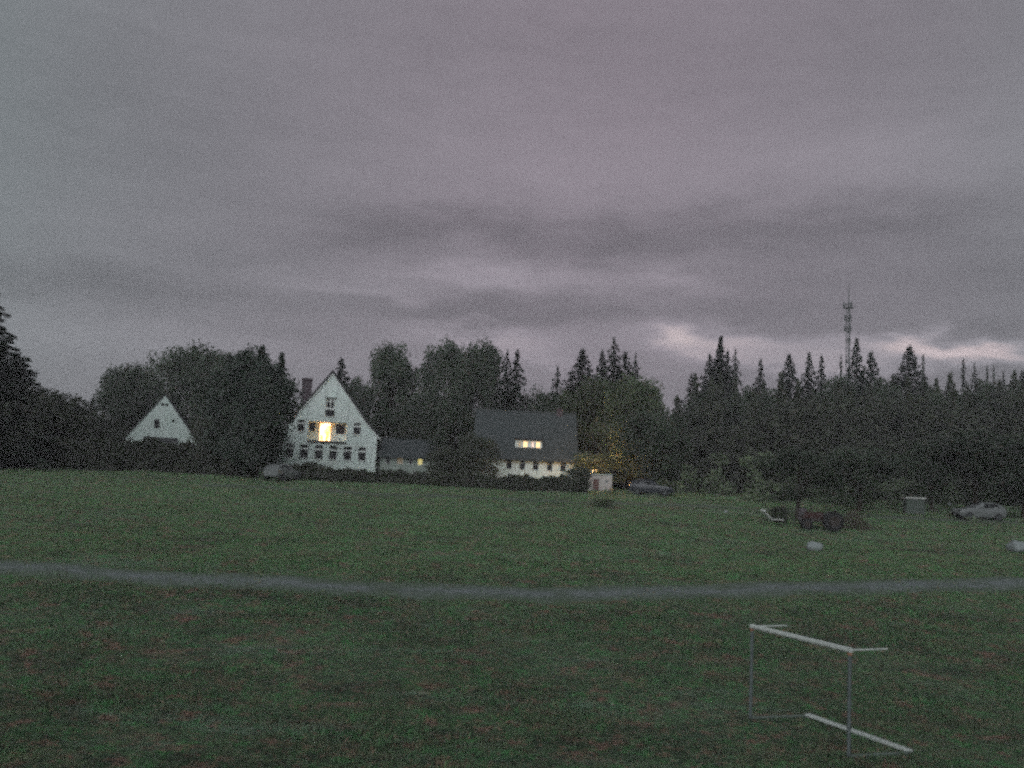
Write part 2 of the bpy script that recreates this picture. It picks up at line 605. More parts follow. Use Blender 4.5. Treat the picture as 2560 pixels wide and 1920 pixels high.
def field_material(name='rough_meadow', gain=1.0):
    mt, N, L, p = mat_new(name)
    p.inputs['Roughness'].default_value = 0.95
    p.inputs['Specular IOR Level'].default_value = 0.1
    geo = N.new('ShaderNodeNewGeometry')

    def nz(scale, det, rough=0.6, stretch=None):
        n = N.new('ShaderNodeTexNoise')
        n.inputs['Scale'].default_value = scale
        n.inputs['Detail'].default_value = det
        n.inputs['Roughness'].default_value = rough
        if stretch:
            mp = N.new('ShaderNodeMapping')
            mp.inputs['Scale'].default_value = stretch
            L.new(geo.outputs['Position'], mp.inputs['Vector'])
            L.new(mp.outputs[0], n.inputs['Vector'])
        else:
            L.new(geo.outputs['Position'], n.inputs['Vector'])
        return n.outputs['Fac']

    def rng_(src, a, b):
        r = N.new('ShaderNodeMapRange')
        r.inputs['From Min'].default_value = a
        r.inputs['From Max'].default_value = b
        L.new(src, r.inputs['Value'])
        return r.outputs[0]

    def mix(fac, A, B):
        n = N.new('ShaderNodeMix')
        n.data_type = 'RGBA'
        L.new(fac, n.inputs['Factor'])
        for k, c in (('A', A), ('B', B)):
            if isinstance(c, tuple):
                n.inputs[k].default_value = c + (1,)
            else:
                L.new(c, n.inputs[k])
        return n.outputs['Result']

    big = rng_(nz(0.09, 5, 0.6), 0.38, 0.62)
    mid = rng_(nz(0.45, 8, 0.8, (0.7, 1.0, 1.0)), 0.38, 0.62)
    fine = rng_(nz(3.2, 6, 0.8), 0.38, 0.64)
    red = rng_(nz(1.7, 5, 0.7, (0.8, 0.6, 1.0)), 0.54, 0.64)
    red2 = rng_(nz(9.0, 3, 0.6, (0.8, 1.0, 1.0)), 0.57, 0.68)
    blk = rng_(nz(6.5, 3, 0.6, (0.8, 1.0, 1.0)), 0.52, 0.66)
    grn = rng_(nz(1.9, 5, 0.7, (0.8, 0.6, 1.3)), 0.52, 0.62)
    straw = rng_(nz(0.8, 8, 0.8, (0.5, 1.2, 1.0)), 0.53, 0.68)
    dk = rng_(nz(0.30, 7, 0.8, (0.5, 1.3, 1.0)), 0.50, 0.66)
    pale = rng_(nz(0.24, 7, 0.85, (0.4, 1.4, 1.0)), 0.53, 0.68)
    c = mix(big, (0.075, 0.094, 0.068), (0.098, 0.140, 0.078))
    c = mix(mid, c, (0.105, 0.145, 0.085))
    c2 = mix(fine, (0.048, 0.060, 0.045), (0.150, 0.200, 0.115))
    mm = N.new('ShaderNodeMix')
    mm.data_type = 'RGBA'
    mm.inputs['Factor'].default_value = 0.45
    L.new(c, mm.inputs['A'])
    L.new(c2, mm.inputs['B'])
    c = mm.outputs['Result']
    # greener, lusher strip beyond the gravel path; drier and trodden before it
    sx = N.new('ShaderNodeSeparateXYZ')
    L.new(geo.outputs['Position'], sx.inputs[0])
    lush = rng_(sx.outputs['Y'], 34.0, 46.0)
    lm = N.new('ShaderNodeMath')
    lm.operation = 'MULTIPLY'
    L.new(lush, lm.inputs[0])
    lm.inputs[1].default_value = 0.6
    c = mix(lm.outputs[0], c, (0.120, 0.200, 0.085))
    c = mix(straw, c, (0.165, 0.145, 0.105))
    c = mix(dk, c, (0.062, 0.058, 0.046))
    c = mix(pale, c, (0.165, 0.200, 0.165))
    gm = N.new('ShaderNodeMath')
    gm.operation = 'MULTIPLY'
    gm.inputs[1].default_value = 0.6
    L.new(grn, gm.inputs[0])
    c = mix(gm.outputs[0], c, (0.080, 0.230, 0.085))
    rm = N.new('ShaderNodeMath')
    rm.operation = 'MULTIPLY'
    rm.inputs[1].default_value = 0.8
    L.new(red, rm.inputs[0])
    c = mix(rm.outputs[0], c, (0.250, 0.115, 0.105))
    # broader tussocks, dock and dead patches that still read far off
    for src, col, k in ((nz(1.1, 6, 0.75, (0.7, 0.5, 1.0)), (0.200, 0.120, 0.100), 0.38), (nz(1.0, 6, 0.75, (0.7, 0.5, 1.7)), (0.085, 0.200, 0.090), 0.38), (nz(0.7, 6, 0.75, (0.7, 0.6, 2.3)), (0.035, 0.045, 0.040), 0.42)):
        q = N.new('ShaderNodeMath')
        q.operation = 'MULTIPLY'
        q.inputs[1].default_value = k
        L.new(rng_(src, 0.53, 0.63), q.inputs[0])
        c = mix(q.outputs[0], c, col)
    c = mix(blk, c, (0.050, 0.062, 0.050))
    r2 = N.new('ShaderNodeMath')
    r2.operation = 'MULTIPLY'
    r2.inputs[1].default_value = 0.8
    L.new(red2, r2.inputs[0])
    c = mix(r2.outputs[0], c, (0.300, 0.140, 0.125))
    tn = N.new('ShaderNodeMix')
    tn.data_type = 'RGBA'
    tn.blend_type = 'MULTIPLY'
    tn.inputs['Factor'].default_value = 1.0
    tn.inputs['B'].default_value = (0.89, 1.04, 0.94, 1)
    L.new(c, tn.inputs['A'])
    c = tn.outputs['Result']
    hs = N.new('ShaderNodeHueSaturation')
    hs.inputs['Value'].default_value = gain * 1.6
    L.new(c, hs.inputs['Color'])
    hs.inputs['Saturation'].default_value = 0.98
    L.new(hs.outputs[0], p.inputs['Base Color'])
    b = N.new('ShaderNodeBump')
    b.inputs['Strength'].default_value = 0.8
    b.inputs['Distance'].default_value = 0.12
    L.new(fine, b.inputs['Height'])
    L.new(b.outputs[0], p.inputs['Normal'])
    return mt


M['field'] = field_material()
ground = link_mesh('ground', grid_mesh('ground', spaced(-900, 900, -40, 40, 0.8, 1.12), spaced(-500, 1500, 12, 100, 0.6, 1.12)), M['field'])
tag(ground, 'rough meadow sloping up to the houses', None, None, 'structure')


def strip(name, pts, width, mat, off, jitter=0.16):
    """a track draped over the field, with ragged edges"""
    pts = [Vector(p) for p in pts]
    out = []
    for a, b in zip(pts[:-1], pts[1:]):
        n = max(2, int((b - a).length / 0.6))
        for k in range(n):
            out.append(a.lerp(b, k / n))
    # smooth
    q = [v.copy() for v in out]
    for _ in range(30):
        q = [q[0]] + [(q[i - 1] + q[i] * 2 + q[i + 1]) / 4 for i in range(1, len(q) - 1)] + [q[-1]]
    vs, fs, K = [], [], 6
    for i, c in enumerate(q):
        d = (q[min(i + 1, len(q) - 1)] - q[max(i - 1, 0)])
        d.z = 0
        d.normalize()
        n = Vector((-d.y, d.x, 0))
        w0 = width / 2 * (1 + jitter * 0.4 * math.sin(i * 0.7) * math.sin(i * 0.23 + 1) + random.uniform(-1, 1) * jitter * 0.5)
        w1 = width / 2 * (1 + jitter * 0.4 * math.sin(i * 0.51 + 2) * math.cos(i * 0.31) + random.uniform(-1, 1) * jitter * 0.5)
        for k in range(K + 1):
            t = -w0 + (w0 + w1) * k / K
            x, y = c.x + n.x * t, c.y + n.y * t
            edge = min(k, K - k)
            z = float(gz_np(np.array(x), np.array(y)) + bumps(np.array(x), np.array(y))) + (off if edge else -0.03)
            vs.append((x, y, z))
    for i in range(len(q) - 1):
        for k in range(K):
            a = i * (K + 1) + k
            fs.append((a, a + 1, a + K + 2, a + K + 1))
    me = bpy.data.meshes.new(name)
    me.from_pydata(vs, [], fs)
    for p in me.polygons:
        p.use_smooth = True
    at = me.attributes.new('edge', 'FLOAT', 'POINT')
    at.data.foreach_set('value', [min(k, K - k) / (K / 2) for _ in q for k in range(K + 1)])
    o = link_mesh(name, me, mat)
    return tag(o, None, None, None, 'structure'), q


def gravel(name, c0, c1, c2):
    mt, N, L, p = mat_new(name)
    p.inputs['Roughness'].default_value = 0.95
    p.inputs['Specular IOR Level'].default_value = 0.1
    geo = N.new('ShaderNodeNewGeometry')
    cols = []
    n1 = N.new('ShaderNodeTexNoise')
    n1.inputs['Scale'].default_value = 3.5
    n1.inputs['Detail'].default_value = 6
    n1.inputs['Roughness'].default_value = 0.7
    L.new(geo.outputs['Position'], n1.inputs['Vector'])
    n2 = N.new('ShaderNodeTexNoise')
    n2.inputs['Scale'].default_value = 0.5
    n2.inputs['Detail'].default_value = 4
    L.new(geo.outputs['Position'], n2.inputs['Vector'])
    r = N.new('ShaderNodeValToRGB')
    r.color_ramp.elements[0].position = 0.36
    r.color_ramp.elements[0].color = c0 + (1,)
    r.color_ramp.elements[1].position = 0.60
    r.color_ramp.elements[1].color = c1 + (1,)
    L.new(n1.outputs['Fac'], r.inputs[0])
    mx = N.new('ShaderNodeMix')
    mx.data_type = 'RGBA'
    mx.inputs['B'].default_value = c2 + (1,)
    rr = N.new('ShaderNodeMapRange')
    rr.inputs['From Min'].default_value = 0.5
    rr.inputs['From Max'].default_value = 0.7
    L.new(n2.outputs['Fac'], rr.inputs['Value'])
    L.new(rr.outputs[0], mx.inputs['Factor'])
    L.new(r.outputs[0], mx.inputs['A'])
    ea = N.new('ShaderNodeAttribute')
    ea.attribute_name = 'edge'
    n3 = N.new('ShaderNodeTexNoise')
    n3.inputs['Scale'].default_value = 1.5
    n3.inputs['Detail'].default_value = 5
    n3.inputs['Roughness'].default_value = 0.75
    L.new(geo.outputs['Position'], n3.inputs['Vector'])
    ad = N.new('ShaderNodeMath')
    ad.operation = 'MULTIPLY_ADD'
    ad.inputs[1].default_value = 1.6
    L.new(n3.outputs['Fac'], ad.inputs[0])
    L.new(ea.outputs['Fac'], ad.inputs[2])
    gr = N.new('ShaderNodeMapRange')
    gr.inputs['From Min'].default_value = 1.0
    gr.inputs['From Max'].default_value = 2.1
    L.new(ad.outputs[0], gr.inputs['Value'])
    fx = N.new('ShaderNodeMix')
    fx.data_type = 'RGBA'
    fx.inputs['A'].default_value = (0.100, 0.134, 0.088, 1)
    L.new(gr.outputs[0], fx.inputs['Factor'])
    L.new(mx.outputs['Result'], fx.inputs['B'])
    L.new(fx.outputs['Result'], p.inputs['Base Color'])
    return mt


M['path'] = gravel('gravel_path', (0.120, 0.140, 0.142), (0.26, 0.275, 0.30), (0.100, 0.125, 0.095))
M['track'] = gravel('worn_track', (0.085, 0.105, 0.085), (0.16, 0.17, 0.15), (0.075, 0.10, 0.065))
path_px = [(-160, 1400), (0, 1411), (250, 1436), (500, 1452), (800, 1468), (1100, 1479), (1400, 1484), (1700, 1482), (2000, 1474), (2300, 1464), (2560, 1458), (2720, 1455)]
path_pts = [ground_at(x, y) for x, y in path_px]
path, path_line = strip('path', path_pts, 3.9, M['path'], 0.02)
track_px = [(500, 1212), (800, 1228), (1100, 1240), (1400, 1256), (1700, 1262), (2000, 1282), (2300, 1296), (2620, 1312)]
track, track_line = strip('dirt_track', [ground_at(x, y) for x, y in track_px], 2.6, M['track'], 0.02, 0.4)
PL = np.array([(p.x, p.y) for p in path_line])
TL = np.array([(p.x, p.y) for p in track_line])


# ---------------------------------------------------------------- grass: one mass of blades and tussocks
def grass():
    def scatter(n, y0, y1, power):
        t = rng.random(n)
        y = y0 * (y1 / y0) ** (t ** power)
        x = (rng.random(n) * 2 - 1) * (y * 0.60 + 1)
        return x, y
    vs, cols = [], []
    parts = [(240000, 15.5, 36, 1.0, 0.009, 0.06), (150000, 30, 92, 0.9, 0.022, 0.08), (7000, 15.5, 90, 0.9, 0.02, 0.15)]
    V = []
    for n, y0, y1, pw, w, h in parts:
        x, y = scatter(n, y0, y1, pw)
        # patchy height
        patch = 0.5 + 0.5 * np.sin(x * 0.7 + 1.1 * np.sin(y * 0.33)) * np.sin(y * 0.6 + np.sin(x * 0.5))
        dp = np.interp(x, PL[:, 0], PL[:, 1])
        dt = np.interp(x, TL[:, 0], TL[:, 1])
        keep = rng.random(len(x)) < 0.16 + 0.84 * np.clip((np.abs(y - dp) - 0.6) / 1.7, 0, 1)
        keep &= (np.abs(y - dt) > 1.2) | (rng.random(len(x)) < 0.15)
        x, y, patch = x[keep], y[keep], patch[keep]
        k = len(x)
        z = gz_np(x, y) + bumps(x, y) - 0.01
        hh = h * (0.45 + 0.9 * patch) * (0.5 + rng.random(k))
        if h > 0.13:
            k0 = patch > 0.5
            x, y, z, hh = x[k0], y[k0], z[k0], hh[k0]
            k = len(x)
        ww = w * (0.6 + rng.random(k)) * (1 + y / 60)
        a = rng.random(k) * 2 * math.pi
        lean = hh * (0.2 + 0.8 * rng.random(k))
        la = rng.random(k) * 2 * math.pi
        p0 = np.stack([x - np.cos(a) * ww, y - np.sin(a) * ww, z], 1)
        p1 = np.stack([x + np.cos(a) * ww, y + np.sin(a) * ww, z], 1)
        p2 = np.stack([x + np.cos(la) * lean, y + np.sin(la) * lean, z + hh], 1)
        V.append(np.stack([p0, p1, p2], 1).reshape(-1, 3))
    V = np.concatenate(V)
    n = len(V) // 3
    me = bpy.data.meshes.new('grass')
    me.vertices.add(len(V))
    me.vertices.foreach_set('co', V.astype(np.float32).ravel())
    me.loops.add(n * 3)
    me.loops.foreach_set('vertex_index', np.arange(n * 3, dtype=np.int32))
    me.polygons.add(n)
    me.polygons.foreach_set('loop_start', np.arange(0, n * 3, 3, dtype=np.int32))
    me.polygons.foreach_set('loop_total', np.full(n, 3, dtype=np.int32))
    me.update(calc_edges=True)
    o = link_mesh('grass', me, field_material('grass_blades', 1.15))
    tag(o, 'rough short grass covering the meadow', 'grass', None, 'stuff')


grass()


# ---------------------------------------------------------------- foliage geometry
def quads_mesh(name, C, size, mat, flat=None, aspect=1.6):
    """one small leaf-spray face per centre; flat = optional preferred normals"""
    n = len(C)
    d1 = rng.normal(size=(n, 3))
    if flat is not None:
        d1 = d1 - flat * np.sum(d1 * flat, 1, keepdims=True) * 0.7
    d1 /= np.linalg.norm(d1, axis=1, keepdims=True) + 1e-9
    r = rng.normal(size=(n, 3))
    d2 = np.cross(d1, r)
    if flat is not None:
        d2 = np.cross(flat, d1) + 0.35 * d2
    d2 /= np.linalg.norm(d2, axis=1, keepdims=True) + 1e-9
    s = (size * (0.6 + 0.8 * rng.random(n)))[:, None] * 0.5
    a = C - d1 * s * aspect
    b = C + d2 * s * 0.75 + d1 * s * 0.2
    c = C + d1 * s * aspect
    e = C - d2 * s * 0.75 + d1 * s * 0.1
    V = np.stack([a, b, c, e], 1).reshape(-1, 3)
    me = bpy.data.meshes.new(name)
    me.vertices.add(len(V))
    me.vertices.foreach_set('co', V.astype(np.float32).ravel())
    me.loops.add(n * 4)
    me.loops.foreach_set('vertex_index', np.arange(n * 4, dtype=np.int32))
    me.polygons.add(n)
    me.polygons.foreach_set('loop_start', np.arange(0, n * 4, 4, dtype=np.int32))
    me.polygons.foreach_set('loop_total', np.full(n, 4, dtype=np.int32))
    me.update(calc_edges=True)
    me.materials.append(mat)
    return me


def ball(n):
    v = rng.normal(size=(n, 3))
    v /= np.linalg.norm(v, axis=1, keepdims=True)
    return v * (rng.random((n, 1)) ** 0.38)


def broad_pts(n, seed_lobes, low=0.18, gap=0.0, spread=1.0):
    rng = np.random.default_rng(n + seed_lobes * 7)
    """leaf centres of a broadleaf crown in a unit tree: height 1, half-width 0.5"""
    lob = []
    zc, rz = (low + 1) / 2 + 0.02, (1 - low) / 2
    for k in range(seed_lobes):
        v = rng.normal(size=3)
        v /= np.linalg.norm(v)
        v = v / (np.sum(np.abs(v) ** 4.5) ** (1 / 4.5))
        q = (0.58 + 0.26 * rng.random() ** 0.6) * spread
        if v[2] < -0.5 and rng.random() < 0.5:
            v[2] *= -1
        lr = 0.10 + 0.10 * rng.random()
        x, y, z = v[0] * q * 0.44, v[1] * q * 0.44, zc + v[2] * rz * q * 0.92 - 0.03
        dome = zc + rz * 0.92 * math.sqrt(max(0.0, 1 - (x * x + y * y) / 0.40)) - lr * (0.75 + 0.25 * rng.random())
        lob.append((x, y, min(z, dome), lr))
    lob = np.array(lob)
    w = lob[:, 3] ** 2
    idx = rng.choice(len(lob), n, p=w / w.sum())
    b = ball(n)
    stretch = 0.7 + 0.6 * rng.random((len(lob), 3))
    c = lob[idx, :3] + b * lob[idx, 3:4] * stretch[idx] * np.array([1.15, 1.15, 0.85])
    out = rng.random(n) < 0.04
    c[out] = lob[idx[out], :3] + b[out] / (np.linalg.norm(b[out], axis=1, keepdims=True) + 1e-6) * lob[idx[out], 3:4] * (1.0 + 0.22 * rng.random((out.sum(), 1)))
    c[:, 2] += 1.0 - np.percentile(c[:, 2], 99.8)
    return c, lob


def spruce_pts(n_br, per, width=0.5, low=0.06, power=0.85, gap=0.12, droop=0.25, ragged=0.35):
    C, NN = [], []
    for k in range(n_br):
        t = (k + rng.random()) / n_br
        z = low + (1.0 - low) * t
        L_ = width * ((1 - t) ** power) * (1 - ragged * rng.random()) + 0.012
        if rng.random() < gap:
            L_ *= 0.35
        a = k * 2.399 + rng.random() * 0.8
        m = max(4, int(per * (0.25 + (1 - t) ** 0.7)))
        u = np.sqrt(rng.random(m))
        side = rng.normal(size=m) * 0.16 * L_ * (1.15 - u)
        r = u * L_
        zz = z - droop * r * (0.4 + 0.8 * u) + 0.10 * L_ * np.clip(u - 0.8, 0, 1) * 4 + rng.normal(size=m) * 0.006
        x = np.cos(a) * r - np.sin(a) * side
        y = np.sin(a) * r + np.cos(a) * side
        C.append(np.stack([x, y, zz], 1))
    # leader
    m = 26
    t = rng.random(m)
    C.append(np.stack([rng.normal(size=m) * 0.006, rng.normal(size=m) * 0.006, 0.90 + 0.115 * t], 1))
    C = np.concatenate(C)
    return C


HREF = 14.0   # reference height: crown meshes are built at this height, then scaled per tree
CROWNS, TRUNKS = {}, {}


def make_broad(key, n, lobes, size, mat, w, **kw):
    c, lob = broad_pts(n, lobes, **kw)
    S = np.array([w, w, HREF])
    CROWNS[key] = (quads_mesh('crown', c * S, np.full(n, size), mat), w)
    mb = MB()
    mb.tube((0, 0, -0.3), (0.1, 0, HREF * 0.5), 0.28, 0.16, 8)
    mb.tube((0.1, 0, HREF * 0.48), (0, 0.1, HREF * 0.88), 0.16, 0.03, 6)
    for l in lob[:: max(1, len(lob) // 12)]:
        z0 = HREF * (0.25 + 0.3 * random.random())
        mb.tube((0.05, 0, z0), (l[0] * w, l[1] * w, l[2] * HREF), 0.10, 0.02, 5)
    me = mb.build('trunk', M['bark']).data
    bpy.data.objects.remove(bpy.data.objects[-1]) if False else None
    TRUNKS[key] = me


def make_spruce(key, n_br, per, size, mat, w, **kw):
    c = spruce_pts(n_br, per, **kw)
    S = np.array([w, w, HREF])
    size = size * np.clip(1.35 - 1.0 * c[:, 2], 0.35, 1.0) * 0.62
    nn = np.zeros_like(c)
    nn[:, 2] = 1
    nn += c * np.array([0.7, 0.7, 0])
    nn /= np.linalg.norm(nn, axis=1, keepdims=True)
    CROWNS[key] = (quads_mesh('crown', c * S, np.full(len(c), size), mat, nn), w)
    mb = MB()
    mb.tube((0, 0, -0.3), (0, 0, HREF * 0.99), 0.20, 0.015, 8)
    TRUNKS[key] = mb.build('trunk', M['bark']).data


make_broad('oak_a', 14000, 60, 0.27, F1, 9.0, low=0.08)
make_broad('oak_b', 13000, 44, 0.27, F1, 9.0, low=0.12)
make_broad('oak_c', 10000, 34, 0.27, F1, 9.0, low=0.16, spread=1.08)
make_broad('lime_a', 14000, 56, 0.27, F3, 9.0, low=0.04)
make_broad('open_a', 3200, 26, 0.26, F1, 8.0, low=0.22, spread=1.2)
make_broad('open_b', 6500, 30, 0.26, F1, 8.0, low=0.22, spread=1.15)
make_broad('bush_a', 9000, 60, 0.36, F4, 14.0, low=-0.15)
make_broad('bush_b', 9000, 60, 0.36, F5, 14.0, low=-0.15)
make_spruce('spruce_a', 190, 110, 0.42, F2, 9.0, power=1.05, ragged=0.4, gap=0.12, droop=0.3)
make_spruce('spruce_b', 130, 110, 0.42, F2, 9.0, gap=0.25, ragged=0.55, power=1.15, droop=0.4)
make_spruce('spruce_c', 200, 110, 0.42, F2, 9.0, power=1.0, gap=0.10, ragged=0.4)
make_spruce('spruce_d', 110, 110, 0.42, F2, 9.0, power=1.05, gap=0.3, ragged=0.6, droop=0.55)
make_spruce('spruce_thin', 130, 80, 0.42, F2, 9.0, gap=0.3, ragged=0.6, power=1.2)
make_spruce('spruce_spire', 200, 100, 0.42, F2, 9.0, power=1.5, low=0.05)
cb, lob_ = broad_pts(15000, 54, low=0.0)
tips = []
for (tx, ty, tz, ts) in ((-0.15, 0, 0.82, .14), (0.05, .1, 0.82, .12), (0.2, -.1, 0.74, .13), (0.36, 0, 0.60, .12), (-0.38, .1, 0.70, .14), (.1, -.3, .72, .15), (-.1, .3, .76, .15)):
    q = spruce_pts(40, 30, gap=0.2, ragged=0.5)
    tips.append(q * np.array([ts * 1.1, ts * 1.1, ts]) + np.array([tx, ty, tz]))
cb = np.concatenate([cb * np.array([1, 1, 0.93])] + tips)
CROWNS['yew'] = (quads_mesh('crown', cb * np.array([8.0, 8.0, HREF]), np.full(len(cb), 0.28), F2), 8.0)
mb_ = MB()
mb_.tube((0, 0, -0.3), (0, 0, HREF * 0.9), 0.3, 0.03, 8)
TRUNKS['yew'] = mb_.build('trunk', M['bark']).data
for o in [o for o in bpy.data.objects if o.name.split('.')[0] == 'trunk' and o.parent is None]:
    bpy.data.objects.remove(o)

NAME = dict(oak='oak_tree', lime='lime_tree', open='slender_tree', bush='bush', spruce='spruce_tree', yew='yew_tree')


def plant(kind, px, ptop, pw, Y, label, group=None, pbase=None, name=None, lift=0.0):
    """a tree standing at distance Y whose tip shows at (px, ptop), pw photo pixels wide"""
    top = P(px, ptop, Y)
    z0 = gz(top.x, Y)
    lean = (random.uniform(-.008, .008), random.uniform(-.008, .008))
    # trunk foot straight below the tip
    h = top.z - z0
    w = pw * Y / FPX
    key = kind.split('_')[0]
    if key == 'spruce':
        w *= 4.2 if h > 8 else 2.6
        if kind == 'spruce_b' and random.random() < 0.5:
            kind = 'spruce_d'
    elif key in ('oak', 'lime', 'yew'):
        w *= 1.0
    cat = 'bush' if key == 'bush' else 'tree'
    r = empty(name or NAME[key], (top.x, Y, z0), random.uniform(0, 6.28), label, cat, group)
    me, ref = CROWNS[kind]
    r.scale = (w / ref, w / ref, h / HREF)
    r.rotation_euler.x, r.rotation_euler.y = lean
    c = link_mesh('foliage' if key == 'bush' else 'crown', me, None, r)
    t = link_mesh('stem' if key == 'bush' else 'trunk', TRUNKS[kind], None, r)
    return r


# ---------------------------------------------------------------- houses
def window(parent, x0, z0, x1, z1, y, glass, cols=1, transom=None, fw=0.06, name='window', fmat=None, depth=0.05, bar=None):
    """frame bars set into an opening, with one pane behind each light"""
    mb = MB()
    y1 = y + depth
    mb.box(x0, y, z0, x0 + fw, y1, z1)
    mb.box(x1 - fw, y, z0, x1, y1, z1)
    mb.box(x0 + fw, y, z0, x1 - fw, y1, z0 + fw)
    mb.box(x0 + fw, y, z1 - fw, x1 - fw, y1, z1)
    xs = [x0 + fw] + [x0 + (x1 - x0) * k / cols for k in range(1, cols)] + [x1 - fw]
    zs = [z0 + fw, z1 - fw]
    if transom:
        zs = [z0 + fw, transom, z1 - fw]
        bh = (bar or fw * 1.2) / 2
        mb.box(x0 + fw, y, transom - bh, x1 - fw, y1, transom + bh)
    for k in range(1, cols):
        for za, zb in zip(zs[:-1], zs[1:]):
            a = za + (fw * 0.6 if za != zs[0] else 0)
            b = zb - (fw * 0.6 if zb != zs[-1] else 0)
            mb.box(xs[k] - fw / 2, y + 0.003, a, xs[k] + fw / 2, y1 - 0.003, b)
    f = mb.build(name, fmat or M['frame_white'], parent)
    for i in range(cols):
        for j in range(len(zs) - 1):
            a = xs[i] + (fw / 2 if i > 0 else 0) - 0.005
            b = xs[i + 1] - (fw / 2 if i < cols - 1 else 0) + 0.005
            MB().box(a, y + depth * 0.45, zs[j], b, y + depth * 0.45 + 0.012, zs[j + 1]).build('pane', glass, f)
    return f


def sill(parent, x0, x1, z, y=-0.07):
    return MB().box(x0 - 0.06, y, z - 0.07, x1 + 0.06, 0.08, z - 0.005).build('window_sill', M['frame_white'], parent)


# main white gable house
def main_house():
    Y = 100.0
    a = P(832, 934, Y)
    g = 5.0
    YAW = rad(13)
    h = empty('gabled_house', (a.x, Y, g), YAW, 'tall white gabled house with a brightly lit balcony door', 'house')
    top = a.z - g
    kx, kz, ex, ez = 3.85, top - 5.05, 5.0, top - 6.25
    fl = {}
    gw = [(-3.86), (-2.38), (-0.90), (0.58), (2.05), (3.52)]
    z0 = P(838, 1149, Y).z - g
    holes = [(c - 0.42, z0, c + 0.42, z0 + 1.40) for c in gw]
    uz = P(895, 1086, Y).z - g
    holes += [(2.47, uz, 3.23, uz + 1.22), (-3.23, uz, -2.47, uz + 1.22)]
    lz0 = P(820, 1102, Y).z - g
    lz1 = P(820, 1055, Y).z - g
    LOG = (-2.12, lz0, 1.80, lz1)
    holes.append(LOG)
    az0 = P(828, 1041, Y).z - g
    az1 = P(828, 996, Y).z - g
    ATT = (-0.50, az0, 0.45, az1)
    holes.append(ATT)
    outer = [(-ex, -0.4), (ex, -0.4), (ex, ez), (kx, kz), (0, top), (-kx, kz), (-ex, ez)]
    holed_wall('wall', M['plaster'], h, outer, holes, 0.0, 0.28)
    # side and rear walls
    D = 12.0
    MB().box(-ex, 0.28, -0.4, -ex + 0.25, D, ez - 0.02).build('wall', M['plaster'], h)
    MB().box(ex - 0.25, 0.28, -0.4, ex, D, ez - 0.02).build('wall', M['plaster'], h)
    MB().prism_y([(-ex, -0.4), (ex, -0.4), (ex, ez), (kx, kz), (0, top), (-kx, kz), (-ex, ez)], D, D + 0.25).build('wall', M['plaster'], h)
    # upper floor slab keeps the rooms dark
    MB().box(-ex + 0.25, 0.28, lz0 - 0.35, ex - 0.25, D, lz0 - 0.15).build('floor_slab', M['dark_wood'], h)
    # roof: one covering for each side, flared at the eaves, 0.24 thick
    for s in (-1, 1):
        prof = [(0, top + 0.02), (s * kx, kz + 0.02), (s * (ex + 0.35), ez - 0.26), (s * (ex + 0.35), ez - 0.02), (s * (kx + 0.02), kz + 0.34), (0, top + 0.40)]
        if s > 0:
            prof = prof[::-1]
        MB().prism_y(prof, -0.16, D + 0.35).build('roof_slope', M['tarpaper'], h)
    for s in (-1, 1):
        prof = [(0, top - 0.16), (s * kx, kz - 0.14), (s * (ex + 0.33), ez - 0.42), (s * (ex + 0.33), ez - 0.262), (s * kx, kz + 0.018), (0, top + 0.018)]
        if s > 0:
            prof = prof[::-1]
        MB().prism_y(prof, -0.14, -0.004).build('bargeboard', M['frame_white'], h)
    ch = MB()
    pc = P(768, 960, 103.0)
    cc = (pc.x - a.x) * math.cos(YAW) + (pc.y - Y) * math.sin(YAW)
    c0, c1 = cc - 0.52, cc + 0.52
    ctop = P(767, 947, 104.0).z - g
    ch.box(c0, 3.6, 5.0, c1, 4.7, ctop)
    cho = ch.build('chimney', M['brick'], h)
    MB().box(c0 - 0.06, 3.54, ctop - 0.22, c1 + 0.06, 4.76, ctop - 0.08).build('chimney_collar', M['brick'], cho)
    # ground floor windows
    for c in gw:
        w = window(h, c - 0.40, z0 + 0.02, c + 0.40, z0 + 1.38, 0.13, M['glass'], 1, z0 + 0.98, fw=0.035, bar=0.17)
        sill(h, c - 0.39, c + 0.39, z0)
    for s in (-1, 1):
        x0 = 2.47 if s > 0 else -3.23
        window(h, x0 + 0.02, uz + 0.02, x0 + 0.74, uz + 1.20, 0.13, M['glass'], 1, uz + 0.86, fw=0.035, bar=0.15)
        sill(h, x0, x0 + 0.76, uz)
    # balcony niche
    x0, za, x1, zb = LOG
    R = 1.15
    MB().box(x0 - 0.1, 0.28, za - 0.12, x1 + 0.1, R + 0.1, za).build('balcony_floor', M['plaster_old'], h)
    MB().box(x0 - 0.1, 0.28, zb, x1 + 0.1, R + 0.1, zb + 0.1).build('niche_ceiling', M['plaster'], h)
    MB().box(x0 - 0.12, 0.281, za, x0, R, zb).build('niche_wall', M['plaster'], h)
    MB().box(x1, 0.281, za, x1 + 0.12, R, zb).build('niche_wall', M['plaster'], h)
    d0, d1 = -0.92, 0.24
    hs = [(d0, za + 0.03, d1, zb - 0.06), (x0 + 0.12, za + 0.92, x0 + 0.72, zb - 0.08), (0.75, za + 0.80, x1 - 0.12, zb - 0.12)]
    holed_wall('niche_wall', M['plaster'], h, [(x0, za + 0.001), (x1, za + 0.001), (x1, zb - 0.001), (x0, zb - 0.001)], hs, R, R + 0.12)
    window(h, hs[1][0], hs[1][1], hs[1][2], hs[1][3], R + 0.04, M['glass'], 1, fmat=M['brown_door'])
    window(h, hs[2][0], hs[2][1], hs[2][2], hs[2][3], R + 0.04, M['glass'], 2, fmat=M['brown_door'])
    d = MB()
    d.box(d0, R + 0.02, za + 0.03, d0 + 0.07, R + 0.10, zb - 0.06)
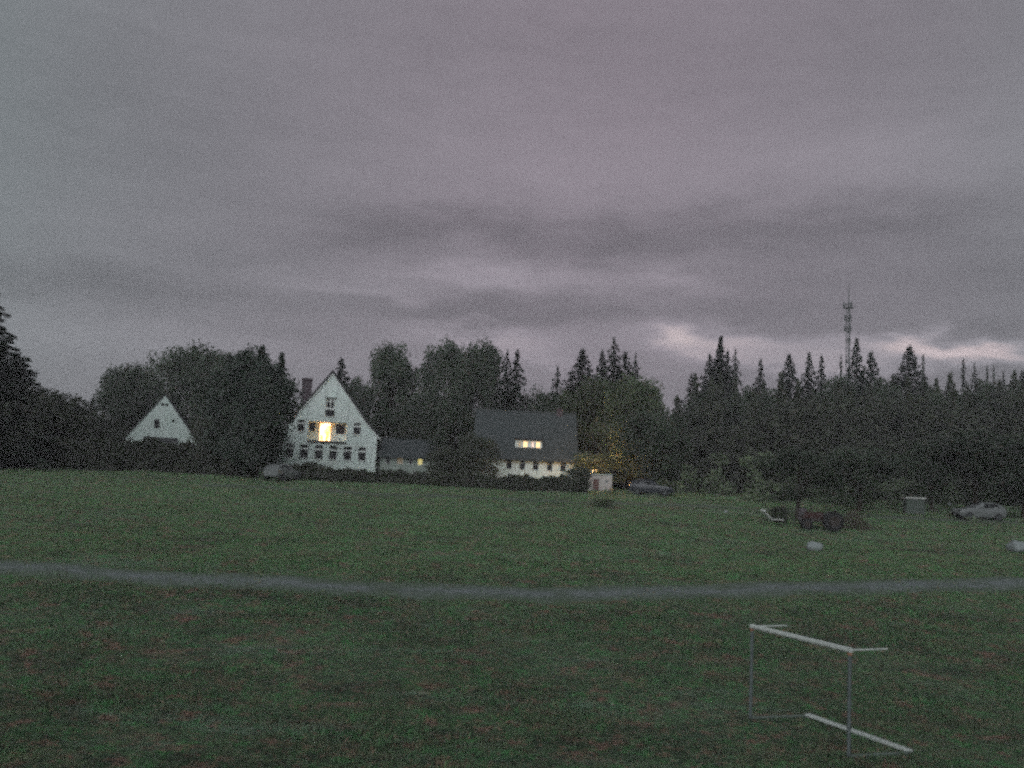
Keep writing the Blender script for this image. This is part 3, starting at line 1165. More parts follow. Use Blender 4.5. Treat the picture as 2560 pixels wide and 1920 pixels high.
    d.box(d1 - 0.07, R + 0.02, za + 0.03, d1, R + 0.10, zb - 0.06)
    d.box(d0 + 0.07, R + 0.02, zb - 0.13, d1 - 0.07, R + 0.10, zb - 0.06)
    do = d.build('balcony_door', simple('amber_glow_frame_wood', (0.55, 0.22, 0.08), 0.6, emit=(1.0, 0.32, 0.05), estr=0.45), h)  # frame emits amber to imitate light spilling from the room
    do['label'] = 'glowing balcony door open to the lit room'
    MB().box(d0 - 0.2, R + 1.3, za - 0.05, d1 + 0.5, R + 1.34, zb + 0.1).build('lit_room', M['lit_door'], do)
    MB().box(d1 - 0.42, R + 0.20, za + 0.05, d1 - 0.36, R + 0.26, zb - 0.36).build('curtain_edge', simple('glowing_ochre_curtain', (0.5, 0.33, 0.12), 0.9, emit=(1.0, 0.55, 0.12), estr=0.9), do)  # curtain strip given its own glow, as if lit from behind
    ll = bpy.data.lights.new('niche_spill_light', 'POINT')  # unseen lamp added in the niche to boost the door's warm spill
    ll.energy = 26
    ll.color = (1.0, 0.50, 0.17)
    ll.shadow_soft_size = 0.12
    lo = bpy.data.objects.new('niche_spill_light', ll)
    COL.objects.link(lo)
    lo.location = h.matrix_world @ Vector(((d0 + d1) / 2, R - 0.15, za + 1.45)) if False else (Matrix.Translation(h.location) @ Matrix.Rotation(h.rotation_euler.z, 4, 'Z') @ Vector(((d0 + d1) / 2, R - 0.15, za + 1.45)))
    MB().box(d1 - 0.50, R + 0.18, zb - 0.42, d1 - 0.14, R + 0.30, zb - 0.34).build('lamp_shade', M['brown_door'], do)
    # balcony edge beam and posts of the low railing
    e = MB()
    e.box(x0 - 0.05, -0.10, za - 0.24, x1 + 0.05, -0.004, za - 0.04)
    e.build('balcony_edge', M['dark_wood'], h)
    # attic: two tall lights above a dark panel
    ax0, b0, ax1, b1 = ATT
    mid = b0 + 0.78
    window(h, ax0 + 0.02, mid, ax1 - 0.02, b1 - 0.02, 0.12, M['glass'], 2, b1 - 0.30, fw=0.09)
    pn = MB().box(ax0 + 0.02, 0.10, b0 + 0.03, ax1 - 0.02, 0.16, mid - 0.1)
    pn.build('attic_panel', M['glass'], h)
    MB().box(ax0 + 0.02, 0.06, mid - 0.1, ax1 - 0.02, 0.17, mid - 0.004).build('attic_rail', M['frame_white'], h)
    MB().box(ax0 - 0.1, -0.06, b1 + 0.004, ax1 + 0.12, -0.004, b1 + 0.10).build('attic_lintel', M['bin_wood'], h)
    sill(h, ax0, ax1, b0)
    # thin grey strips at the facade panel joints, and the floor band
    j = simple('grey_joint_strip', (0.30, 0.32, 0.33), 0.8)
    for x, q0, q1 in ((-2.28, lz1 + 0.05, lz1 + 1.9), (1.86, lz1 + 0.05, lz1 + 1.9), (-0.62, az1 - 0.2, top - 1.05), (0.60, az1 - 0.2, top - 1.05)):
        MB().box(x - 0.02, -0.022, q0, x + 0.02, -0.003, q1).build('joint_strip', j, h)
    MB().box(-ex + 0.02, -0.022, lz0 - 0.42, ex - 0.02, -0.003, lz0 - 0.36).build('floor_band', M['frame_white'], h)
    lm = MB().box(1.24, -0.12, z0 + 1.02, 1.34, -0.003, z0 + 1.18).build('wall_lantern', M['dark_wood'], h)
    # rain pipe at the right corner
    MB().tube((ex - 0.08, -0.08, 0.0), (ex - 0.08, -0.08, ez - 0.35), 0.045).build('rain_pipe', M['frame_white'], h)


main_house()


def small_house():
    Y = 110.0
    a = P(413, 988, Y)
    g = 5.05
    h = empty('cottage', (a.x, Y, g), 0.34, 'small white gabled cottage left of the tall lit house', 'house')
    top = a.z - g
    ex = 3.8
    ez = top - 5.05
    L1 = P(392, 1071, Y)
    wx, wz = L1.x - a.x, L1.z - g
    L2 = P(432, 1056, Y)
    sx, sz = L2.x - a.x, L2.z - g
    L3 = P(413, 1015, Y)
    tz = L3.z - g
    holes = [(wx - 0.30, wz, wx + 0.30, wz + 1.02), (sx - 0.16, sz, sx + 0.16, sz + 0.34), (-0.36, tz, -0.04, tz + 0.30), (0.08, tz, 0.40, tz + 0.30)]
    holed_wall('wall', M['plaster_old'], h, [(-ex, -0.4), (ex, -0.4), (ex, ez), (0, top), (-ex, ez)], holes, 0, 0.25)
    D = 10
    MB().box(-ex, 0.25, -0.4, -ex + 0.25, D, ez - 0.02).build('wall', M['plaster_old'], h)
    MB().box(ex - 0.25, 0.25, -0.4, ex, D, ez - 0.02).build('wall', M['plaster_old'], h)
    MB().prism_y([(-ex, -0.4), (ex, -0.4), (ex, ez), (0, top), (-ex, ez)], D, D + 0.2).build('wall', M['plaster_old'], h)
    for s in (-1, 1):
        dz = 0.45 * (top - ez) / ex
        prof = [(0, top + 0.02), (s * (ex + 0.45), ez - dz), (s * (ex + 0.45), ez - dz + 0.24), (0, top + 0.28)]
        if s > 0:
            prof = prof[::-1]
        MB().prism_y(prof, -0.12, D + 0.3).build('roof_slope', M['tarpaper'], h)
    for q, (c0, c1, c2, c3) in enumerate(holes):
        window(h, c0 + 0.01, c1 + 0.01, c2 - 0.01, c3 - 0.01, 0.12, M['glass'], 1, fw=0.04, fmat=M['dark_wood'])
    # lean-to with a dark roof before the gable
    MB().box(-1.7, -2.0, -0.3, 1.5, -0.03, 2.5).build('lean_to', M['dark_wood'], h)
    MB().prism_x([(-2.2, 2.45), (-0.012, 3.15), (-0.012, 3.3), (-2.2, 2.6)], -1.9, 1.7).build('lean_to_roof', M['tarpaper'], h)


small_house()


def long_house():
    """slate-roofed house with a lit dormer"""
    Y = 95.0
    g = 5.0
    xl, xr = P(1188, 1130, Y).x, P(1436, 1160, Y).x
    x0w = xl
    h = empty('slate_house', (xl, Y, g), 0.0, 'long low white house under a big slate roof with lit dormer', 'house')
    W = xr - xl
    eave = P(1345, 1147, Y).z - g
    ridge = P(1310, 1036, Y + 4.2).z - g
    cxs = [P(p, 1163, Y).x - xl for p in (1272, 1306, 1339, 1374, 1408)]
    wz0 = P(1339, 1176, Y).z - g
    holes = [(c - 0.28, wz0, c + 0.28, wz0 + 0.98) for c in cxs]
    holed_wall('wall', M['plaster'], h, [(0, -0.4), (W, -0.4), (W, eave + 0.1), (0, eave + 0.1)], holes, 0, 0.25)
    D = 8.4
    for x in (0.0, W - 0.25):
        MB().prism_x([(0.25, -0.4), (D, -0.4), (D, eave), (D / 2, ridge - 0.1), (0.25, eave + 0.22)], x, x + 0.25).build('wall', M['plaster'], h)
    for c in cxs:
        window(h, c - 0.27, wz0 + 0.01, c + 0.27, wz0 + 0.97, 0.12, M['glass'], 1, wz0 + 0.66, fw=0.03)
    sl = (ridge - eave) / (D / 2)
    MB().prism_x([(-0.45, eave - 0.45 * sl * 0.6 + 0.02), (D / 2, ridge), (D / 2, ridge + 0.25), (-0.45, eave - 0.45 * sl * 0.6 + 0.22)], -0.3, W + 0.3).build('roof_slope', M['slate'], h)
    MB().prism_x([(D + 0.4, eave - 0.3), (D + 0.4, eave - 0.05), (D / 2 + 0.002, ridge + 0.25), (D / 2 + 0.002, ridge)], -0.3, W + 0.3).build('roof_slope', M['slate'], h)
    MB().tube((-0.3, D / 2, ridge + 0.25), (W + 0.3, D / 2, ridge + 0.25), 0.12).build('ridge_cap', M['slate'], h)
    # fascia
    MB().box(-0.25, -0.16, eave - 0.16, W + 0.25, -0.01, eave - 0.02).build('fascia', M['frame_white'], h)
    # slate courses
    for k in range(9):
        t = (k + 0.6) / 9
        y = -0.35 + (D / 2 + 0.3) * t
        z = eave + 0.02 + (ridge - eave) * t
    # dormer
    yd = 0.62
    a, b = P(1288, 1112, Y + yd), P(1355, 1112, Y + yd)
    dx0, dx1 = a.x - xl, b.x - xl
    z0 = P(1321, 1124, Y + yd).z - g
    z1 = P(1321, 1101, Y + yd).z - g
    dw = [(P(p, 1112, Y + yd).x - xl, hw) for p, hw in ((1300, 0.16), (1313.5, 0.21), (1331.5, 0.13), (1345, 0.19))]
    dh = [(c - w, z0 + 0.20, c + w, z1 - 0.10) for c, w in dw]
    dm = holed_wall('dormer', M['plaster'], h, [(dx0, z0), (dx1, z0), (dx1, z1), (dx0, z1)], dh, yd, yd + 0.12)
    for x in (dx0, dx1 - 0.12):
        MB().box(x, yd + 0.12, z0, x + 0.12, yd + 2.2, z1).build('dormer_cheek', M['slate'], dm)
    MB().prism_x([(yd - 0.22, z1 + 0.01), (yd + 2.6, z1 + 0.35), (yd + 2.6, z1 + 0.47), (yd - 0.22, z1 + 0.12)], dx0 - 0.12, dx1 + 0.12).build('dormer_roof', M['tarpaper'], dm)
    for (q, mt) in zip(dh, ('lit_dim', 'lit_cream', 'lit_pink', 'lit_cream')):
        window(dm, q[0], q[1], q[2], q[3], yd + 0.03, M[mt], 1, fw=0.025)
    # chimney stub on the ridge
    MB().box(W * 0.82, D / 2 - 0.3, ridge - 0.4, W * 0.82 + 0.6, D / 2 + 0.3, ridge + 0.75).build('chimney', M['brick'], h)


long_house()


def low_wing():
    Y = 102.0
    g = 5.05
    xl, xr = P(950, 1150, Y).x, P(1150, 1150, Y).x
    h = empty('low_outbuilding', (xl, Y, g), 0.0, 'low dark-roofed outbuilding with one yellow lit window between the houses', 'outbuilding')
    W = xr - xl
    eave = P(1050, 1143, Y).z - g
    ridge = P(1040, 1103, Y + 3).z - g
    lx = P(1050.5, 1150, Y).x - xl
    wz = P(1050, 1163, Y).z - g
    specs = [(P(1000, 1150, Y).x - xl, 0.34, 0.75, 'lit_faint'), (lx, 0.28, 0.85, 'lit_yellow'), (P(970, 1150, Y).x - xl, 0.28, 0.75, None), (P(1027, 1150, Y).x - xl, 0.22, 0.75, None),
             (P(1095, 1150, Y).x - xl, 0.35, 0.8, None)]
    holes = [(c - w, wz, c + w, wz + hh) for c, w, hh, _ in specs]
    holed_wall('wall', M['plaster_dim'], h, [(0, -0.4), (W, -0.4), (W, eave + 0.05), (0, eave + 0.05)], holes, 0, 0.22)
    D = 6.0
    for x in (0, W - 0.22):
        MB().prism_x([(0.22, -0.4), (D, -0.4), (D, eave), (D / 2, ridge - 0.1), (0.22, eave + 0.1)], x, x + 0.22).build('wall', M['plaster_old'], h)
    for (q, s) in zip(holes, specs):
        window(h, q[0] + 0.01, q[1] + 0.01, q[2] - 0.01, q[3] - 0.01, 0.10, M[s[3]] if s[3] else M['glass'], 1, fw=0.04)
    MB().prism_x([(-0.5, eave - 0.2), (D / 2, ridge), (D / 2, ridge + 0.2), (-0.5, eave)], -0.2, W + 0.2).build('roof_slope', M['slate'], h)
    MB().prism_x([(D + 0.5, eave - 0.2), (D + 0.5, eave), (D / 2 + 0.002, ridge + 0.2), (D / 2 + 0.002, ridge)], -0.2, W + 0.2).build('roof_slope', M['slate'], h)


low_wing()


def garden_shed():
    Y = 90.0
    a, b = P(1472, 1205, Y), P(1530, 1205, Y)
    g = gz(a.x, Y)
    xl = a.x
    W = b.x - a.x
    h = empty('plaster_shed', (xl, Y, g), 0.0, 'small pale pink plaster shed right of the round bush', 'shed')
    top = P(1500, 1187, Y).z - g
    dx = P(1490, 1205, Y).x - xl
    holes = [(dx - 0.26, 0.02, dx + 0.26, top - 0.38), (W - 0.62, top - 0.75, W - 0.36, top - 0.45)]
    holed_wall('wall', M['pink_plaster'], h, [(0, -0.3), (W, -0.3), (W, top), (0, top)], holes, 0, 0.18)
    MB().box(0, 0.18, -0.3, 0.18, 2.0, top).build('wall', M['pink_plaster'], h)
    MB().box(W - 0.18, 0.18, -0.3, W, 2.0, top).build('wall', M['pink_plaster'], h)
    MB().box(0.18, 1.82, -0.3, W - 0.18, 2.0, top).build('wall', M['pink_plaster'], h)
    MB().prism_x([(-0.12, top + 0.01), (2.2, top - 0.10), (2.2, top - 0.02), (-0.12, top + 0.07)], -0.1, W + 0.1).build('roof', M['plaster_old'], h)
    d = MB()
    for k in range(4):
        x = dx - 0.25 + k * 0.125
        d.box(x + 0.004, 0.06, 0.04, x + 0.121, 0.10, top - 0.40)
    do = d.build('door', M['brown_door'], h)
    window(h, W - 0.61, top - 0.74, W - 0.37, top - 0.46, 0.07, M['glass'], 1, fw=0.03)
    # lantern on a short bracket at the back left corner, lighting the leaves above
    lp = P(1480, 1176, Y + 1.6)
    t = empty('yard_lamp', (lp.x, Y + 1.6, gz(lp.x, Y + 1.6)), 0, 'pale lamp post beside the pink shed lighting the tree orange', 'lamp')
    hh = lp.z - gz(lp.x, Y + 1.6)
    MB().tube((0, 0, -0.2), (0, 0, hh), 0.05).build('post', M['frame_white'], t)
    arm = MB().tube((0, 0, hh - 0.04), (0.42, 0.25, hh + 0.04), 0.03).build('arm', M['frame_white'], t)
    sh = MB().tube((0.42, 0.25, hh + 0.10), (0.42, 0.25, hh + 0.02), 0.06, 0.17, 12).build('lamp_shade', M['dark_wood'], t)
    MB().tube((0.42, 0.25, hh + 0.015), (0.42, 0.25, hh - 0.05), 0.09, 0.06, 10).build('bulb', simple('warm_bulb', (0.8, 0.7, 0.5), emit=(1.0, 0.6, 0.25), estr=1.2), sh)
    ld = bpy.data.lights.new('yard_lamp_light', 'POINT')
    ld.energy = 340
    ld.color = (1.0, 0.52, 0.15)
    ld.shadow_soft_size = 0.15
    lo = bpy.data.objects.new('yard_lamp_light', ld)
    COL.objects.link(lo)
    lo.location = (lp.x + 0.5, Y + 0.6, lp.z + 0.55)


garden_shed()

# ---------------------------------------------------------------- lattice mast far behind the wood
def mast():
    Y = 270.0
    s = Y / FPX
    b = P(2119, 1000, Y)
    g = gz(b.x, Y)
    t = empty('lattice_mast', (b.x, Y, g), 0.4, 'thin lattice radio mast with aerials rising above the spruces', 'mast')
    z = lambda py: P(2118, py, Y).z - g
    top, lat = z(708), z(768)
    r = 0.72
    cs = [(r * math.cos(a), r * math.sin(a)) for a in (0.5, 0.5 + 2.0944, 0.5 + 4.18879)]
    for x, y in cs:
        MB().tube((x, y, -0.5), (x * 0.75, y * 0.75, lat), 0.13, 0.11, 6).build('leg', M['steel'], t)
    br = MB()
    n = 26
    for k in range(n):
        q0, q1 = k / n, (k + 1) / n
        for i in range(3):
            j = (i + 1) % 3
            f0, f1 = 1 - 0.25 * q0, 1 - 0.25 * q1
            A = (cs[i][0] * f0, cs[i][1] * f0, lat * q0)
            B = (cs[j][0] * f1, cs[j][1] * f1, lat * q1)
            C = (cs[j][0] * f0, cs[j][1] * f0, lat * q0)
            br.tube(A, B, 0.05, None, 4)
            br.tube(A, C, 0.05, None, 4)
    tag(br.build('bracing', M['steel'], t), kind='stuff')
    for py, w, hgt in ((769, 1.25, 0.5), (800, 0.85, 0.35), (827, 0.9, 0.4), (854, 0.7, 0.3), (906, 0.6, 0.3)):
        zz = z(py)
        m_ = MB()
        m_.tube((0, 0, zz - 0.15), (0, 0, zz), w, w, 12)
        po = m_.build('platform', M['steel'], t)
        rl = MB()
        rl.tube((0, 0, zz + hgt + 0.4), (0, 0, zz + hgt + 0.48), w, w, 12)
        for k in range(8):
            a = k * math.pi / 4
            rl.tube((w * .97 * math.cos(a), w * .97 * math.sin(a), zz), (w * .97 * math.cos(a), w * .97 * math.sin(a), zz + hgt + 0.42), 0.04, None, 4)
        tag(rl.build('railing', M['steel'], po), kind='stuff')
        if py in (769, 827, 800):
            for k in range(3):
                a = 0.3 + k * 2.1
                MB().box(w * 1.05 * math.cos(a) - 0.16, w * 1.05 * math.sin(a) - 0.16, zz - 0.2, w * 1.05 * math.cos(a) + 0.16, w * 1.05 * math.sin(a) + 0.16, zz + 1.5).build('aerial', M['steel'], t)
    MB().tube((-2.1, 0, z(769)), (2.1, 0, z(769) - 0.1), 0.09, None, 5).build('cross_arm', M['steel'], t)
    MB().tube((0, 0, lat - 1), (0, 0, lat + (top - lat) * 0.4), 0.22, 0.17, 6).build('antenna', M['steel'], t)
    MB().tube((0, 0, lat + (top - lat) * 0.4), (0, 0, top), 0.15, 0.10, 6).build('antenna', M['steel'], t)


mast()

# ---------------------------------------------------------------- trees and bushes (photo x, y of tip, width, distance)
T = [
    # far left
    ('spruce_a', -22, 700, 130, 92, 'tall spruce cut off by the left picture edge'),
    ('spruce_b', 4, 855, 120, 84, 'ragged short spruce in front of the tall one at the left edge'),
    ('spruce_a', 46, 882, 130, 90, 'pointed spruce second from the left edge'),
    ('bush_a', 120, 966, 230, 88, 'wide rounded dark bush right of the left edge spruces'),
    ('bush_a', 20, 985, 240, 86, 'dark bush under the spruces at the left edge'),
    ('bush_a', 178, 1006, 110, 92, 'lower dark bush on the right shoulder of the wide one'),
    ('spruce_c', 233, 992, 46, 104, 'tiny dark conifer standing alone in the dip of the skyline'),
    ('bush_a', 262, 1040, 130, 96, 'low dark bush under the lone tiny conifer'),
    ('bush_a', 200, 1050, 200, 90, 'low dark thicket at the foot of the left skyline dip'),
    # round the cottage
    ('oak_a', 335, 912, 150, 122, 'rounded broadleaf tree rising behind the left slope of the cottage'),
    ('oak_c', 300, 962, 120, 118, 'smaller broadleaf tree left of the cottage gable'),
    ('open_a', 418, 872, 120, 124, 'thin tree with sky gaps right above the cottage ridge'),
    ('oak_a', 492, 864, 170, 116, 'full round tree between cottage and tall house'),
    ('oak_b', 560, 885, 150, 112, 'broadleaf tree filling the dip left of the big yew'),
    ('yew', 644, 850, 204, 86, 'big dark yew with feathery tips in front of the tall house'),
    ('oak_c', 698, 940, 90, 92, 'dark tree overlapping the left roof slope of the tall house'),
    ('bush_a', 545, 1040, 130, 90, 'dark bush between the cottage and the yew'),
    ('bush_a', 605, 1035, 190, 97, 'dark bush showing through behind the big yew'),
    # between the houses
    ('spruce_b', 855, 897, 110, 116, 'spruce peeping over the right roof slope of the tall house'),
    ('oak_c', 893, 945, 84, 114, 'small broadleaf tree beside the spruce behind the tall house'),
    ('oak_b', 985, 862, 126, 118, 'round headed tree with a lit gap right of the tall house'),
    ('oak_c', 965, 1025, 110, 108, 'low dark tree close to the right wall of the tall house'),
    ('oak_a', 1118, 854, 132, 114, 'left half of the tall twin crowned tree group'),
    ('oak_a', 1212, 855, 130, 116, 'right half of the tall twin crowned tree group'),
    ('oak_b', 1060, 990, 150, 110, 'dark tree low between the round headed and the twin crowned trees'),
    ('spruce_b', 1268, 876, 70, 112, 'short spruce leaning on the twin crowned trees'),
    ('spruce_b', 1293, 874, 78, 110, 'ragged spruce on the right flank of the twin crowned trees'),
    ('oak_b', 1130, 1015, 150, 100, 'broad dark tree left of the slate roof'),
    ('bush_a', 1200, 1085, 112, 91, 'dark bush covering the left end of the slate house'),
    ('bush_a', 1130, 1120, 130, 93, 'dark bush at the right end of the low outbuilding'),
    ('bush_a', 1035, 1045, 130, 108, 'dark bush rising behind the low outbuilding roof'),
    # behind and right of the slate house
    ('open_a', 1335, 965, 96, 112, 'small loose tree over the ridge of the slate roof'),
    ('oak_c', 1372, 985, 110, 110, 'small leafy tree behind the slate roof'),
    ('spruce_b', 1397, 917, 66, 116, 'slim spruce alone in the gap over the slate roof'),
    ('spruce_c', 1458, 873, 96, 116, 'bushy spruce, leftmost of the cluster right of the slate house'),
    ('spruce_c', 1508, 877, 56, 120, 'narrow spruce between the bushy one and the tallest of its cluster'),
    ('spruce_b', 1537, 846, 92, 112, 'tallest spruce of the cluster right of the slate house'),
    ('spruce_a', 1562, 880, 86, 114, 'spruce pressed against the right of the tallest in its cluster'),
    ('spruce_b', 1592, 884, 56, 110, 'thin pointed spruce, rightmost of the cluster by the slate house'),
    ('bush_b', 1478, 1128, 165, 96.6, 'shrub lit orange by the lamp behind the pink shed'),
    ('lime_a', 1490, 950, 210, 104, 'large leafy tree glowing orange at its foot by the lamp'),
    ('lime_a', 1585, 945, 170, 98, 'large pale green tree left of the notch in the skyline'),
    ('oak_a', 1612, 1030, 160, 92, 'dark broadleaf tree right of the pink shed'),
    ('oak_b', 1680, 1035, 100, 94, 'low dark tree at the bottom of the skyline notch'),
    # wood on the right: tips above the mass
    ('spruce_b', 1728, 935, 66, 126, 'small spruce at the left end of the right hand wood'),
    ('spruce_c', 1775, 886, 62, 130, 'spruce just left of the sharp spire tipped one'),
    ('spruce_spire', 1802, 842, 96, 130, 'spruce with a long bare spire tip'),
    ('spruce_b', 1820, 876, 64, 134, 'spruce with rounded tip just right of the spire tipped one'),
    ('spruce_b', 1839, 875, 62, 130, 'sharp spruce on the right flank of the spire tipped group'),
    ('spruce_b', 1900, 898, 66, 128, 'ragged yellowish spruce standing alone left of the dense cone'),
    ('spruce_c', 1975, 886, 74, 130, 'dense cone shaped spruce midway between spire tip and mast'),
    ('spruce_a', 2022, 881, 56, 134, 'slim dark spruce of the pair left of the mast'),
    ('spruce_b', 2055, 888, 64, 130, 'spruce with open branches next left of the mast'),
    ('spruce_thin', 2104, 885, 34, 134, 'thin wispy spruce touching the left of the mast'),
    ('spruce_c', 2141, 845, 56, 124, 'tallest leafy spruce touching the right of the mast'),
    ('spruce_c', 2178, 880, 76, 128, 'spruce next right of the tall one beside the mast'),
    ('spruce_c', 2272, 866, 98, 124, 'big broad dark spruce alone right of the mast'),
    ('spruce_thin', 2306, 886, 46, 132, 'faint wispy spruce behind the big broad one'),
    ('spruce_thin', 2407, 898, 50, 140, 'faint spruce, first of the distant row near the right edge'),
    ('spruce_b', 2438, 910, 54, 134, 'darker flat tipped spruce in the distant row'),
    ('spruce_thin', 2470, 912, 34, 142, 'wispy thin spruce left of the twin tips near the right edge'),
    ('spruce_thin', 2486, 914, 34, 142, 'wispy thin spruce, right one of the twin tips'),
    ('spruce_b', 2508, 930, 50, 134, 'blunt dark spruce near the right edge'),
    ('spruce_a', 2556, 928, 70, 128, 'spruce cut by the right picture edge'),
    # rounded tops in the wood
    ('oak_c', 1765, 980, 130, 122, 'rounded tree below the first spruces of the wood'),
    ('oak_c', 1868, 968, 110, 122, 'rounded tree top left of the lone yellowish spruce'),
    ('oak_c', 1938, 975, 110, 120, 'rounded tree top between yellowish spruce and dense cone'),
    ('oak_c', 2090, 942, 110, 124, 'rounded tree top at the foot of the mast'),
    ('oak_c', 2215, 950, 110, 122, 'rounded tree top left of the big broad spruce'),
    ('oak_c', 2325, 965, 120, 120, 'rounded tree top right of the big broad spruce'),
    ('oak_c', 2375, 972, 90, 124, 'low round tree top in the dip before the right edge'),
    ('oak_c', 2460, 958, 150, 122, 'wide round tree below the twin tips'),
    ('oak_c', 2550, 955, 130, 118, 'round tree under the edge spruce on the right'),
    ('bush_b', 835, 1282, 120, 67, 'low weedy clump alone in the open field below the tall house'),
    ('bush_b', 1506, 1246, 60, 74, 'tiny weedy clump in the field below the pink shed'),
    # orchard tree standing free in the field
    ('open_b', 1996, 1120, 190, 70, 'dark free standing tree in the field before the wood'),
    ('bush_a', 1948, 1264, 46, 68, 'small dark shrub right behind the pale lounger'),
    ('oak_b', 2150, 1120, 190, 80, 'low dark tree at the wood edge behind the brush heap'),
    ('oak_b', 2440, 1080, 260, 82, 'broad dark tree above the pale parked car'),
    ('oak_b', 2330, 1110, 170, 84, 'dark tree above the lidded wooden bin'),
    ('oak_a', 2560, 1090, 220, 80, 'dark broadleaf tree at the right edge of the field'),
]
for t in T:
    plant(*t)
# the bare spire of the tallest conifer on the right
plant('bush_a', 1447, 1166, 66, 86.5, 'round clipped bush at the right end of the garden hedge', name='round_bush')


# ---------------------------------------------------------------- hedges
def hedge(label, pts, depth, mat, dens=230, size=0.20, name='hedge', lumps=0.12):
    """pts: (px, top py, Y); ragged leafy box following the ground"""
    Q = []
    for px, pt, Y in pts:
        a = P(px, pt, Y)
        Q.append((a.x, Y, gz(a.x, Y), a.z))
    C = []
    core = MB()
    for (x0, y0, g0, t0), (x1, y1, g1, t1) in zip(Q[:-1], Q[1:]):
        L_ = math.hypot(x1 - x0, y1 - y0)
        hh = ((t0 - g0) + (t1 - g1)) / 2
        n = int(L_ * (hh * 2 + depth) * dens / 3)
        u = rng.random(n)
        v = rng.random(n)
        w = rng.random(n)
        face = rng.random(n)
        w = np.where(face < 0.6, w * 0.25, w)
        v = np.where(face > 0.7, 1 - (1 - v) * 0.25, v)
        x = x0 + (x1 - x0) * u
        y = y0 + (y1 - y0) * u + (w - 0.2) * depth + rng.normal(size=n) * 0.06
        g = g0 + (g1 - g0) * u
        tt = t0 + (t1 - t0) * u + lumps * (np.sin(x * 1.7) + 0.7 * np.sin(x * 3.9 + 1) + 0.5 * np.sin(x * 8.3)) - 0.12
        z = g + (tt - g) * v + rng.normal(size=n) * 0.05
        C.append(np.stack([x, y, z], 1))
        m0 = (t0 - g0) * 0.8
        m1 = (t1 - g1) * 0.8
        core.add([(x0, y0 + 0.15 * depth, g0 - 0.2), (x1, y1 + 0.15 * depth, g1 - 0.2), (x1, y1 + 0.7 * depth, g1 - 0.2), (x0, y0 + 0.7 * depth, g0 - 0.2),
                  (x0, y0 + 0.15 * depth, g0 + m0), (x1, y1 + 0.15 * depth, g1 + m1), (x1, y1 + 0.7 * depth, g1 + m1), (x0, y0 + 0.7 * depth, g0 + m0)],
                 [(4, 5, 6, 7), (0, 1, 5, 4), (3, 7, 6, 2), (0, 4, 7, 3), (1, 2, 6, 5)])
    C = np.concatenate(C)
    me = quads_mesh('foliage', C, np.full(len(C), size), mat)
    r = empty(name, (Q[0][0], Q[0][1], Q[0][2]), 0, label, 'hedge')
    o = link_mesh('foliage', me, None, r)
    o.location = (-Q[0][0], -Q[0][1], -Q[0][2])
    c = core.build('branches', M['bark'], r)
    c.location = (-Q[0][0], -Q[0][1], -Q[0][2])


hedge('long dark garden hedge in front of the tall house and the slate house',
      [(722, 1158, 86), (790, 1158, 86), (860, 1172, 86), (1000, 1176, 86), (1130, 1180, 86), (1260, 1188, 86), (1420, 1190, 86), (1468, 1190, 86)], 1.3, F4)
hedge('dark overgrown hedge below the white cottage',
      [(-60, 1092, 86), (60, 1096, 86), (180, 1100, 86), (300, 1102, 86), (380, 1100, 87), (470, 1112, 87), (560, 1125, 86), (640, 1150, 86)], 1.6, F4, size=0.26, lumps=0.22)


# ---------------------------------------------------------------- wood on the right, one mass of crowns, and the thicket before it
def mass(name, label, cat, rows, n, size, mat, r0, r1, fill=0.55, spr=None):
    """crowns merging: lobes between skyline and ground along (px, top py) polylines at distance Y"""
    C = []
    for pts, Y, depth in rows:
        xs = np.array([p[0] for p in pts], float)
        ts = np.array([p[1] for p in pts], float)
        L_ = (xs[-1] - xs[0]) * Y / FPX
        k = int(L_ * depth * fill)
        for _ in range(k):
            px = xs[0] + (xs[-1] - xs[0]) * rng.random()
            yy = Y + depth * rng.random()
            top = P(px, float(np.interp(px, xs, ts)), Y)
            g = gz(top.x, yy)
            rr = r0 + (r1 - r0) * rng.random()
            hh = (top.z - g) * (0.86 + 0.14 * rng.random()) - rr * 0.7
            z = g + hh * rng.random()
            m_ = int(n * rr * rr)
            b = ball(m_)
            C.append(np.array([top.x * yy / Y, yy, z]) + b * np.array([rr * 1.1, rr * 1.1, rr * 0.85]))
    for (px, pt, Y) in (spr or []):
        top = P(px, pt, Y)
        g = gz(top.x, Y)
        h = top.z - g
        q = spruce_pts(80, 34, gap=0.25, ragged=0.55, power=0.9)
        wd = h * rng.uniform(0.5, 0.75)
        C.append(q * np.array([wd, wd, h]) + np.array([top.x, Y, g]))
    C = np.concatenate(C)
    C = C[C[:, 2] > gz_np(C[:, 0], C[:, 1]) - 0.1]
    me = quads_mesh(name, C, np.full(len(C), size), mat)
    return tag(link_mesh(name, me), label, cat, None, 'stuff')


